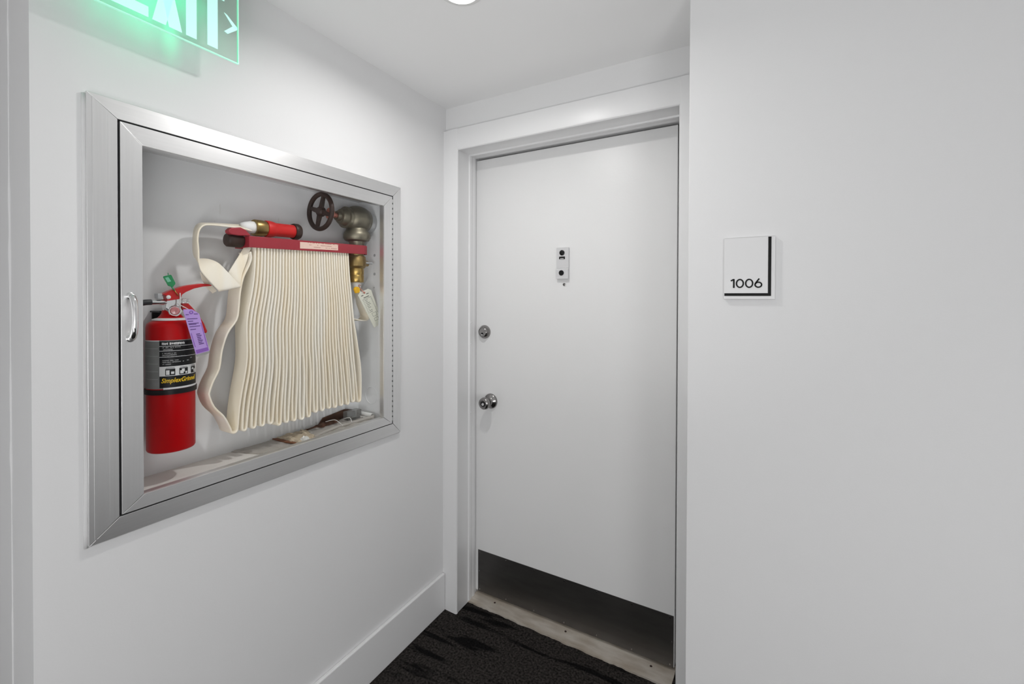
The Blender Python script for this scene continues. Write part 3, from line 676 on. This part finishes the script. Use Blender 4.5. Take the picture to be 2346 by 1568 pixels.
# nozzle on top of the rack
NZ0 = Vector((-1.366, 0.772, 1.6655)); NA = Vector((0, 1, 0.0405)).normalized()
obj('nozzle_collar', MB().lathe([(0.0105, -0.024), (0.0150, -0.012), (0.0185, 0.004), (0.0190, 0.022)], NZ0, NA, 28), 'liner', hs, smooth='all')
obj('nozzle_coupling', MB().lathe([(0.018, 0.014), (0.0245, 0.0145), (0.0255, 0.017), (0.0255, 0.040), (0.024, 0.046), (0.0235, 0.050), (0.020, 0.051)], NZ0, NA, 32), 'brass', hs, smooth=True)
nz = obj('nozzle', MB().lathe([(0.018, 0.050), (0.0255, 0.051), (0.0262, 0.056), (0.0262, 0.066), (0.0235, 0.078), (0.0215, 0.084), (0.0215, 0.146), (0.019, 0.148)], NZ0, NA, 32), 'red_tub', hs, smooth=True)
obj('nozzle_tip', MB().lathe([(0.016, 0.144), (0.0255, 0.145), (0.0270, 0.149), (0.0270, 0.161), (0.0245, 0.166), (0.0215, 0.167), (0.019, 0.158), (0, 0.158)], NZ0, NA, 32), 'iron', nz, smooth=True)
# supply end below the valve
obj('supply_collar', MB().lathe([(0.0185, 1.512), (0.0180, 1.500), (0.0165, 1.487), (0.012, 1.478)], (CP[0], CP[1], 0), (0, 0, 1), 24), 'liner', hs, smooth='all')
sp = bez([(-1.366, 1.185, 1.485), (-1.366, 1.194, 1.460), (-1.368, 1.210, 1.425), (-1.372, 1.227, 1.395), (-1.374, 1.234, 1.376), (-1.376, 1.226, 1.363), (-1.378, 1.208, 1.360), (-1.380, 1.180, 1.364), (-1.382, 1.155, 1.372), (-1.384, 1.13, 1.40)], 4)
wd = [0.012+0.016*min(1, i/8) for i in range(len(sp))]
obj('supply_end', MB().ribbon([p+Vector((w_, 0, 0)) for p, w_ in zip(sp, wd)], [p-Vector((w_, 0, 0)) for p, w_ in zip(sp, wd)], 0.0045), 'hose', hs, smooth='all')

# ------------------------------------------------------------------ inspection tag at the valve
TX = -1.325
tg = empty('inspection_tag', (TX,)+(1.1867, 1.4740)); tag(tg, 'white printed inspection tag tilted below the brass hose coupling', 'tag')
q = [(1.1552, 1.4586), (1.1656, 1.4703), (1.2040, 1.4844), (1.2205, 1.4796), (1.2752, 1.3469), (1.2350, 1.3315)]
obj('card', MB().prism(q, TX-0.0005, TX+0.0005, 'x'), 'tagpaper', tg)
obj('back_card', MB().prism([(1.1950, 1.4741), (1.2234, 1.4745), (1.2877, 1.3480), (1.2573, 1.3389)], TX-0.0025, TX-0.0018, 'x'), 'tagpaper', tg)
c0 = Vector((1.1593, 1.4620)); ca = Vector((1.2106, 1.4803)); cb_ = Vector((1.2305, 1.3370))
ax_u = (ca-c0); ax_v = (cb_-c0)
def tagbox(b, u0_, u1_, v0_, v1_, org, au, av, x0, x1):
    pts = [org+au*a+av*c for a, c in ((u0_, v0_), (u1_, v0_), (u1_, v1_), (u0_, v1_))]
    b.prism([(p.x, p.y) for p in pts], x0, x1, 'x')
b = MB()
for (u_, v_, l_) in ((0.12, 0.06, 0.2), (0.60, 0.06, 0.22), (0.25, 0.135, 0.5)): tagbox(b, u_, u_+l_, v_, v_+0.022, c0, ax_u, ax_v, TX+0.0005, TX+0.0009)
tagbox(b, 0.08, 0.92, 0.185, 0.193, c0, ax_u, ax_v, TX+0.0005, TX+0.0009)
for k in range(9):
    v_ = 0.225+k*0.045
    tagbox(b, 0.25, 0.30+0.35*random.random(), v_, v_+0.012, c0, ax_u, ax_v, TX+0.0005, TX+0.0009)
    tagbox(b, 0.10, 0.17, v_, v_+0.010, c0, ax_u, ax_v, TX+0.0005, TX+0.0009)
for k in range(14):
    tagbox(b, 0.84, 0.90, 0.22+k*0.034, 0.232+k*0.034, c0, ax_u, ax_v, TX+0.0005, TX+0.0009)
for (v_a, v_b) in ((0.64, 0.74), (0.80, 0.88)):
    for (a_, b_2, c_2, d_2) in ((0.35, 0.75, v_a, v_a+0.006), (0.35, 0.75, v_b, v_b+0.006), (0.35, 0.365, v_a, v_b), (0.735, 0.75, v_a, v_b)):
        tagbox(b, a_, b_2, c_2, d_2, c0, ax_u, ax_v, TX+0.0005, TX+0.0009)
obj('printed_lines', b, 'tagprint', tg)
obj('eyelet', MB().torus((TX+0.0005,)+(1.1857, 1.4689), (1, 0, 0), 0.0032, 0.0012, 20, 8), 'copper', tg, smooth='all')
obj('tie', MB().tube(bez([(TX+0.001,)+(1.1857, 1.4689), (TX+0.003,)+(1.1740, 1.4754), (-1.345, 1.176, 1.497), (-1.349, 1.190, 1.497)], 5), 0.0014, 8), 'copper', tg, smooth='all')
yt = obj('seal_clip', MB().prism([(1.1410, 1.4815), (1.1492, 1.4916), (1.1616, 1.4902), (1.1689, 1.4804), (1.1637, 1.4687), (1.1492, 1.4660)], -1.336, -1.326, 'x'), 'ytag', tg, bevel=0.002)
yt['label'] = 'yellow plastic clip'

# ------------------------------------------------------------------ fire extinguisher
EXC = Vector((-1.370, 0.5684)); ER = 0.0527
eb, et = 1.0455, 1.3845
fe = empty('fire_extinguisher', (EXC.x, EXC.y, eb)); tag(fe, 'red fire extinguisher with black label hanging in the cabinet', 'extinguisher')
cyl_b = obj('cylinder', MB().lathe([(0.0, eb+0.006), (0.030, eb+0.003), (0.046, eb), (0.0505, eb+0.001), (ER, eb+0.005), (ER, et-0.014), (0.0505, et-0.005), (0.045, et), (0.036, et+0.005), (0.030, et+0.009),
      (0.024, et+0.016), (0.020, et+0.022), (0.019, et+0.030), (0.0, et+0.030)], (EXC.x, EXC.y, 0), (0, 0, 1), 64), 'red', fe, smooth=True, angle=50)
obj('neck_ring', MB().lathe([(0.030, et+0.0075), (0.0400, et+0.004), (0.0395, et+0.0075), (0.030, et+0.010)], (EXC.x, EXC.y, 0), (0, 0, 1), 48, closed=True), 'white', fe, smooth=True)
DV = Vector((0.9237, -0.3832)); DR = Vector((0.3832, 0.9237))    # towards the room, and to its right
def wrap(phi, z, r): 
    q = EXC+DV*(r*cos(phi))+DR*(r*sin(phi)); return (q.x, q.y, z)
def sleeve(b, p0, p1, z0, z1, r, n=None):
    n = n or max(2, int(abs(p1-p0)/0.08))
    vs = []
    for i in range(n+1):
        p = p0+(p1-p0)*i/n
        vs += [wrap(p, z0, r), wrap(p, z1, r)]
    return b.add(vs, [(2*i, 2*i+2, 2*i+3, 2*i+1) for i in range(n)])
def ez(v): return v
LT, LB_ = 1.3385, 1.2134
R1 = ER+0.0005
lb = obj('label', sleeve(MB(), -1.55, 2.0, LB_, LT, R1), 'silver_label', fe, smooth='all')
pa = -0.455
obj('label_black', sleeve(MB(), pa, 1.9, 1.2163, 1.3362, R1+0.0003), 'black', lb, smooth='all')
R2 = R1+0.0007
b = MB()
for v_ in (793.2, 805.8, 821.8): sleeve(b, pa, 1.9, 1.3227-(v_-793.4)*0.00098, 1.3238-(v_-793.4)*0.00098, R2)
sleeve(b, pa, 1.9, 1.2461, 1.2709, R2)
sleeve(b, -0.30, 1.9, 1.2117, 1.2163, R2)
sleeve(b, -1.5, pa, 1.3362, 1.3385, R2)
obj('label_band', b, 'print_white', lb, smooth='all')
zz = lambda v_: 1.3385-(v_-780)*(1.3385-1.2258)/100.0
b = MB()
def squiggle(p0, p1, v0, v1, dens=0.035, keep=0.85):
    p = p0
    while p < p1:
        w_ = dens*(0.55+0.5*random.random())
        if random.random() < keep:
            a = v0+(v1-v0)*0.25*random.random(); c = v1-(v1-v0)*0.25*random.random()
            sleeve(b, p, p+w_*0.72, zz(c), zz(a), R2, 2)
        p += w_
squiggle(-0.35, 0.55, 784.6, 790.6, 0.05, 0.95)
obj('printed_lines', b, 'print_white', lb)
b = MB()
for (p0, p1, v0) in ((-0.33, 0.02, 795.5), (0.08, 0.36, 795.0), (-0.33, 0.05, 800), (-0.33, 0.20, 808.5), (-0.33, 0.22, 812.5), (-0.33, 0.55, 816.5), (-0.33, 0.34, 825), (-0.33, 0.52, 829), (-0.33, 0.0, 833.5), (0.62, 0.75, 828), (0.85, 0.95, 823)):
    squiggle(p0, p1, v0, v0+2.6, 0.045, 0.85)
obj('printed_lines', b, 'print_grey', lb)
b = MB()
for k in range(5): sleeve(b, -1.35, pa-0.06, zz(798+k*17.5+1.1), zz(798+k*17.5), R1+0.0004)
obj('printed_lines', b, 'print_grey', lb, smooth='all')
b = MB(); b2 = MB()
for (p0, p1) in ((-0.22, 0.16), (0.32, 0.70), (0.88, 1.22)):
    sleeve(b, p0, p1, zz(860.5), zz(845.5), R2+0.0003)
    sleeve(b, p0+0.02, p1-0.02, zz(844), zz(843), R2+0.0003)
sleeve(b2, -0.19, -0.06, zz(859), zz(848.5), R2+0.0006); sleeve(b2, 0.0, 0.12, zz(857.5), zz(852), R2+0.0006)
sleeve(b2, 0.35, 0.50, zz(858.5), zz(851), R2+0.0006); sleeve(b2, 0.42, 0.55, zz(855), zz(847.5), R2+0.0006); sleeve(b2, 0.58, 0.66, zz(859), zz(854), R2+0.0006)
sleeve(b2, 0.93, 1.05, zz(853), zz(848.5), R2+0.0006); sleeve(b2, 1.06, 1.18, zz(859), zz(852), R2+0.0006)
obj('pictogram', b, 'black', lb); obj('pictogram_shape', b2, 'print_white', lb)
def text_mesh(txt, size, shear=0.0, offset=0.0):
    c = bpy.data.curves.new('text', 'FONT'); c.body = txt; c.size = size; c.shear = shear; c.offset = offset; c.resolution_u = 3
    o = bpy.data.objects.new('text', c); COL.objects.link(o); bpy.context.view_layer.update()
    me = bpy.data.meshes.new_from_object(o.evaluated_get(bpy.context.evaluated_depsgraph_get()))
    vs = [tuple(v.co) for v in me.vertices]; fs = [tuple(p.vertices) for p in me.polygons]
    bpy.data.objects.remove(o); bpy.data.curves.remove(c); bpy.data.meshes.remove(me)
    return vs, fs
vs, fs = text_mesh('SimplexGrinnell', 1.0, 0.28, 0.022)
xm = max(v[0] for v in vs); xa = min(v[0] for v in vs)
b = MB(); hgt = zz(866.5)-zz(877.0)
b.add([wrap(-0.38+1.60*(v[0]-xa)/(xm-xa), zz(877.0)+v[1]/0.72*hgt, R2+0.0003) for v in vs], fs)
obj('lettering', b, 'yellow', lb)
# strap and wall hook
obj('strap', MB().lathe([(ER+0.0002, zz(905)), (ER+0.0032, zz(904.5)), (ER+0.0032, zz(893.5)), (ER+0.0002, zz(893))], (EXC.x, EXC.y, 0), (0, 0, 1), 64, closed=True), 'black', fe, smooth=True)
obj('bracket', MB().box(TB, EXC.x-0.045, EXC.y-0.016, EXC.y+0.016, 1.09, 1.37).box(TB, EXC.x-0.012, EXC.y-0.020, EXC.y+0.020, et+0.024, et+0.028).box(TB, TB+0.004, EXC.y-0.016, EXC.y+0.016, 1.36, et+0.028), 'black', fe, bevel=0.001)
# valve head
HX = -1.352
obj('valve_head', MB().prism([(0.5499, 1.4555), (0.5806, 1.4557), (0.5805, 1.4277), (0.5734, 1.4092), (0.5546, 1.4097), (0.5488, 1.4212)], HX-0.020, HX+0.004, 'x'), 'chrome', fe, bevel=0.0015)
obj('neck', MB().lathe([(0.016, et+0.024), (0.0175, et+0.028), (0.0175, et+0.034), (0.014, et+0.037), (0.014, et+0.050)], (EXC.x, EXC.y, 0), (0, 0, 1), 28), 'chrome', fe, smooth=True)
lev = [(0.5377, 1.4565), (0.5545, 1.4666), (0.5726, 1.4739), (0.5839, 1.4787), (0.5996, 1.4829), (0.6268, 1.4874), (0.6435, 1.4867), (0.6549, 1.4838), (0.6537, 1.4814), (0.6323, 1.4790), (0.6104, 1.4733), (0.5912, 1.4636), (0.5818, 1.4563), (0.5797, 1.4492), (0.5746, 1.4444), (0.5484, 1.4398), (0.5465, 1.4525)]
obj('squeeze_lever', MB().prism(lev, -1.361, -1.339, 'x'), 'red_lever', fe, bevel=0.002)
obj('lever_pivot', MB().lathe([(0.0052, 0), (0.0052, 0.001), (0.003, 0.0022), (0, 0.0025)], (-1.339,)+(0.5505, 1.4496), (1, 0, 0), 18), 'white', fe, smooth='all')
obj('lever_stop', MB().prism([(0.5283, 1.4590), (0.5385, 1.4588), (0.5385, 1.4559), (0.5377, 1.4447), (0.5290, 1.4458)], -1.362, -1.342, 'x'), 'greypipe', fe, bevel=0.001)
low = [(0.5847, 1.4336), (0.5972, 1.4347), (0.6080, 1.4224), (0.6242, 1.4001), (0.6374, 1.3760), (0.6452, 1.3543), (0.6430, 1.3494), (0.6385, 1.3497), (0.6297, 1.3689), (0.6165, 1.3905), (0.6004, 1.4093), (0.5846, 1.4180)]
obj('carry_handle', MB().prism(low, -1.364, -1.344, 'x'), 'red_lever', fe, bevel=0.002)
ga = (-1.352+0.006,)+(0.5677, 1.4130)
gg = obj('gauge', MB().lathe([(0.0118, -0.006), (0.0142, -0.004), (0.0142, 0.005), (0.0128, 0.0065), (0.0122, 0.0055)], ga, (0.9237, -0.3832, 0.02), 32), 'chrome', fe, smooth=True)
obj('gauge_face', MB().lathe([(0.0124, 0.0053), (0.008, 0.0060), (0, 0.0064)], ga, (0.9237, -0.3832, 0.02), 32), 'gauge', gg, smooth='all')
hz_ = 1.4366; hyy = (0.5489, 1.4366)[0]
obj('hose_fitting', MB().lathe([(0.0072, 0.002), (0.0072, -0.012), (0.0066, -0.013), (0.0066, -0.034), (0.0060, -0.036)], (-1.354, hyy, hz_), (0, 1, 0), 20), 'chrome', fe, smooth=True)
obj('discharge_hose', MB().tube(bez([(-1.354, hyy-0.030, hz_), (-1.354, hyy-0.045, hz_-0.001), (-1.356, hyy-0.058, hz_-0.006), (-1.362, hyy-0.068, hz_-0.02), (-1.366, hyy-0.071, hz_-0.05), (-1.37, hyy-0.066, hz_-0.11), (-1.372, hyy-0.0640, hz_-0.25)], 6), 0.0074, 14), 'rubber', fe, smooth='all')
obj('pull_pin', MB().tube([(-1.337,)+(0.5758, 1.4610), (-1.337,)+(0.5762, 1.4433), (-1.337,)+(0.5757, 1.4315), (-1.337,)+(0.5759, 1.4138)], 0.0013, 8), 'white', fe, smooth='all')
for k_ in range(4):
    obj('pin_ring', MB().torus((-1.346+0.003*k_, (0.5877, 1.4394)[0]+0.0016*k_, (0.5877, 1.4394)[1]), (0.8, -0.25+0.15*k_, 0.3), 0.0065, 0.0009, 24, 6), 'chrome', fe, smooth='all')
# green seal tag
gs = empty('green_seal', (-1.336,)+(0.5697, 1.4533)); tag(gs, 'small green plastic seal sticking up from the extinguisher lever', 'tag')
obj('flag', MB().prism([(0.5372, 1.5012), (0.5391, 1.5035), (0.5538, 1.5083), (0.5561, 1.5067), (0.5647, 1.4871), (0.5642, 1.4837), (0.5597, 1.4771), (0.5567, 1.4760), (0.5483, 1.4791), (0.5461, 1.4831)], -1.3375, -1.3345, 'x'), 'green', gs, bevel=0.001)
obj('printed_patch', MB().prism([(0.5410, 1.4996), (0.5484, 1.5017), (0.5547, 1.4909), (0.5469, 1.4881)], -1.3345, -1.3341, 'x'), 'green_pale', gs)
obj('stalk', MB().tube([(-1.336,)+(0.5562, 1.4771), (-1.336,)+(0.5596, 1.4706), (-1.337,)+(0.5636, 1.4673)], 0.0018, 8), 'green', gs, smooth='all')
obj('tip', MB().tube([(-1.336,)+(0.5484, 1.5126), (-1.336,)+(0.5489, 1.5069)], 0.0009, 6), 'green', gs)
obj('wire', MB().tube([(-1.3365,)+(0.5619, 1.4690), (-1.337,)+(0.5717, 1.4532)], 0.0013, 8), 'brass2', gs, smooth='all')
# purple inspection tag
pt = empty('purple_tag', (-1.318,)+(0.5910, 1.4105)); tag(pt, 'purple inspection card hanging tilted from the extinguisher neck', 'tag')
PX_ = -1.304
c00 = Vector((0.5672, 1.4182)); cu = Vector((0.6033, 1.4174))-c00; cv_ = Vector((0.5992, 1.2907))-c00
c11 = Vector((0.6322, 1.2977))
def pq(u_, v_):
    p = c00+cu*u_+cv_*v_; e = (c11-(c00+cu+cv_)); return p+e*(u_*v_)
def pbox(b, u0_, u1_, v0_, v1_, x0, x1):
    b.prism([tuple(pq(a, c)) for a, c in ((u0_, v0_), (u1_, v0_), (u1_, v1_), (u0_, v1_))], x0, x1, 'x')
b = MB(); b.prism([tuple(pq(a, c)) for a, c in ((0.0, 0.06), (0.04, 0.0), (0.60, 0.0), (0.98, 0.10), (1.0, 0.95), (0.0, 0.95))], PX_-0.0005, PX_+0.0005, 'x')
obj('card', b, 'purple', pt)
b = MB(); b.prism([tuple(pq(a, c)) for a, c in ((0.0, 0.95), (1.0, 0.95), (1.04, 1.0), (0.0, 1.0))], PX_-0.0004, PX_+0.0004, 'x')
obj('plastic_sleeve', b, 'clearbox', pt)
b = MB()
for (u_, v_, l_) in ((0.08, 0.105, 0.2), (0.62, 0.095, 0.26), (0.10, 0.195, 0.68), (0.10, 0.245, 0.34), (0.10, 0.295, 0.68), (0.10, 0.315, 0.5), (0.10, 0.36, 0.72), (0.10, 0.42, 0.38)):
    pbox(b, u_, u_+l_, v_, v_+0.014, PX_+0.0005, PX_+0.0009)
for k_ in range(7): pbox(b, 0.40, 0.62+0.14*random.random(), 0.53+k_*0.036, 0.548+k_*0.036, PX_+0.0005, PX_+0.0009)
obj('printed_lines', b, 'purple_dark', pt)
b = MB(); pbox(b, 0.06, 0.94, 0.86, 0.935, PX_+0.0005, PX_+0.0008); pbox(b, 0.90, 0.95, 0.3, 0.85, PX_+0.0005, PX_+0.0008); pbox(b, 0.07, 0.12, 0.5, 0.8, PX_+0.0005, PX_+0.0008)
obj('printed_band', b, 'purple_mid', pt)
hp_ = pq(0.48, 0.065)
obj('eyelet', MB().torus((PX_+0.0005, hp_.x, hp_.y), (1, 0, 0), 0.0034, 0.0014, 20, 8), 'purple_mid', pt, smooth='all')
obj('tie', MB().tube(bez([(PX_+0.001, hp_.x, hp_.y), (PX_-0.006, hp_.x-0.004, hp_.y+0.008), (-1.330, hp_.x-0.012, hp_.y+0.018), (-1.343, hp_.x-0.014, hp_.y+0.022)], 5), 0.0011, 8), 'white', pt, smooth='all')

# ------------------------------------------------------------------ litter on the cabinet floor
FZ = TZ0
def crumple(name, corners, lift, m_, label, nu=14, nv=8, amp=0.008, seed=1, cat='wrapper', thick=0.0006):
    b = MB(); vs = []
    for i in range(nu+1):
        for j in range(nv+1):
            u_ = i/nu; v_ = j/nv
            p = [Vector(c) for c in corners]
            q_ = (p[0]*(1-u_)+p[1]*u_)*(1-v_)+(p[3]*(1-u_)+p[2]*u_)*v_
            h = lift*(sin(pi*min(1, max(0, v_)))**0.6)*sin(pi*u_)**0.5
            h += amp*(abs(noise.noise(Vector((u_*5+seed, v_*4, seed))))+0.5*abs(noise.noise(Vector((u_*11, v_*9+seed, 3)))))
            vs.append((q_.x+0.3*amp*noise.noise(Vector((u_*6, v_*6, seed+9))), q_.y, FZ+0.001+h))
    fs = [(i*(nv+1)+j, (i+1)*(nv+1)+j, (i+1)*(nv+1)+j+1, i*(nv+1)+j+1) for i in range(nu) for j in range(nv)]
    b.add(vs, fs)
    cc = sum((Vector(c) for c in corners), Vector((0, 0)))/4
    o = obj(name, b, m_, None, base=(cc.x, cc.y, FZ))
    md = o.modifiers.new('solid', 'SOLIDIFY'); md.thickness = thick; md.offset = 1
    tag(o, label, cat); return o
XF, XB = W-0.012, TB+0.004
ps = crumple('plastic_sheet', [(XB, 0.93), (XB, 1.235), (XF-0.006, 1.215), (XF-0.004, 0.95)], 0.008, 'bag', 'crumpled clear plastic sheet on the cabinet floor under the hose folds', 26, 10, 0.012, 3, 'plastic sheet')
obj('rolled_edge', MB().tube(bez([(-1.318, 0.965, FZ+0.010), (-1.325, 1.00, FZ+0.012), (-1.330, 1.06, FZ+0.016), (-1.332, 1.12, FZ+0.015), (-1.328, 1.18, FZ+0.016), (-1.322, 1.232, FZ+0.017)], 5), 0.0055, 10), 'bag', ps, smooth='all')
crumple('beige_wrapper', [(-1.428, 0.895), (-1.428, 1.0), (-1.302, 0.968), (-1.300, 0.900)], 0.012, 'dustpaper', 'crumpled beige paper scrap at the left end of the plastic sheet', 18, 12, 0.016, 8, 'paper scrap', 0.0008)
crumple('white_scrap', [(-1.335, 0.915), (-1.335, 0.945), (-1.302, 0.945), (-1.302, 0.910)], 0.014, 'paper', 'small white crumpled scrap at the front tip of the beige paper', 12, 10, 0.012, 4, 'paper scrap', 0.0008)
crumple('dark_scrap', [(-1.425, 0.99), (-1.432, 1.16), (-1.385, 1.15), (-1.375, 1.02)], 0.018, 'rust', 'dark brown torn paper lying on the plastic sheet below the hose', 18, 8, 0.008, 12, 'paper scrap', 0.0008)
crumple('dusty_sheet', [(XB, 0.755), (XB, 0.90), (-1.315, 0.895), (-1.305, 0.80)], 0.003, 'bag', 'flat dusty plastic film on the cabinet floor left of the crumpled sheet', 14, 8, 0.004, 5, 'plastic film')
o = obj('cardboard_strip', MB().prism([(-1.432, 0.886), (-1.425, 0.896), (-1.340, 0.908), (-1.318, 0.905), (-1.330, 0.894), (-1.36, 0.886)], FZ+0.0045, FZ+0.008, 'z'), 'brownpaper', None, base=(-1.37, 0.895, FZ)); tag(o, 'brown cardboard strip beside the crumpled beige scrap', 'cardboard')
o = obj('rust_brown_card', MB().prism([(1.0607, 0.9708), (1.0833, 0.9948), (1.1320, 1.0002), (1.1832, 1.0059), (1.2174, 0.9984), (1.2174, 0.9718), (1.1521, 0.9648), (1.0986, 0.9595)], -1.4345, -1.4305, 'x'), 'rust', None, base=(-1.4325, 1.12, FZ)); tag(o, 'rust brown card standing against the cabinet back below the hose', 'cardboard')
bx = empty('clear_clip_box', (-1.385, 1.18, FZ)); tag(bx, 'small clear plastic clip box behind the right end of the hose', 'clip box')
obj('shell', MB().box(-1.402, -1.372, 1.150, 1.214, FZ+0.018, FZ+0.044), 'clearbox', bx, bevel=0.002)
obj('insert', MB().box(-1.394, -1.380, 1.162, 1.192, FZ+0.022, FZ+0.040), 'greypipe', bx, bevel=0.001)
obj('foot', MB().box(-1.399, -1.375, 1.153, 1.211, FZ, FZ+0.0175), 'clearbox', bx)
pr = MB(); vs = []
for i in range(17):
    a = -0.9+i*2*pi*1.1/16; r_ = 0.0115-0.0003*i
    for (xx, y0_, z0_) in ((-1.408, 1.228, FZ+0.019), (-1.335, 1.236, FZ+0.016)): vs.append((xx, y0_+r_*cos(a), z0_+r_*sin(a)))
pr.add(vs, [(2*i, 2*i+2, 2*i+3, 2*i+1) for i in range(16)])
o = obj('rolled_paper', pr, 'paper', None, base=(-1.37, 1.232, FZ), smooth='all'); md = o.modifiers.new('solid', 'SOLIDIFY'); md.thickness = 0.0008
tag(o, 'rolled white paper in the right corner of the cabinet floor', 'paper')
for k_, pts_ in enumerate(([(-1.40, 1.07, 0.030), (-1.375, 1.09, 0.036), (-1.345, 1.09, 0.028), (-1.325, 1.085, 0.024)], [(-1.375, 1.13, 0.030), (-1.35, 1.138, 0.036), (-1.33, 1.13, 0.026)])):
    o = obj('cable_tie', MB().tube(bez([(a, b2_, FZ+c-0.006) for a, b2_, c in pts_], 5), 0.0013, 6), 'paper', None, base=(pts_[1][0], pts_[1][1], FZ), smooth='all')
    tag(o, ('thin pale curved tie lying on the plastic sheet, farther left', 'thin pale curved tie lying on the plastic sheet, nearer the clip box')[k_], 'cable tie')
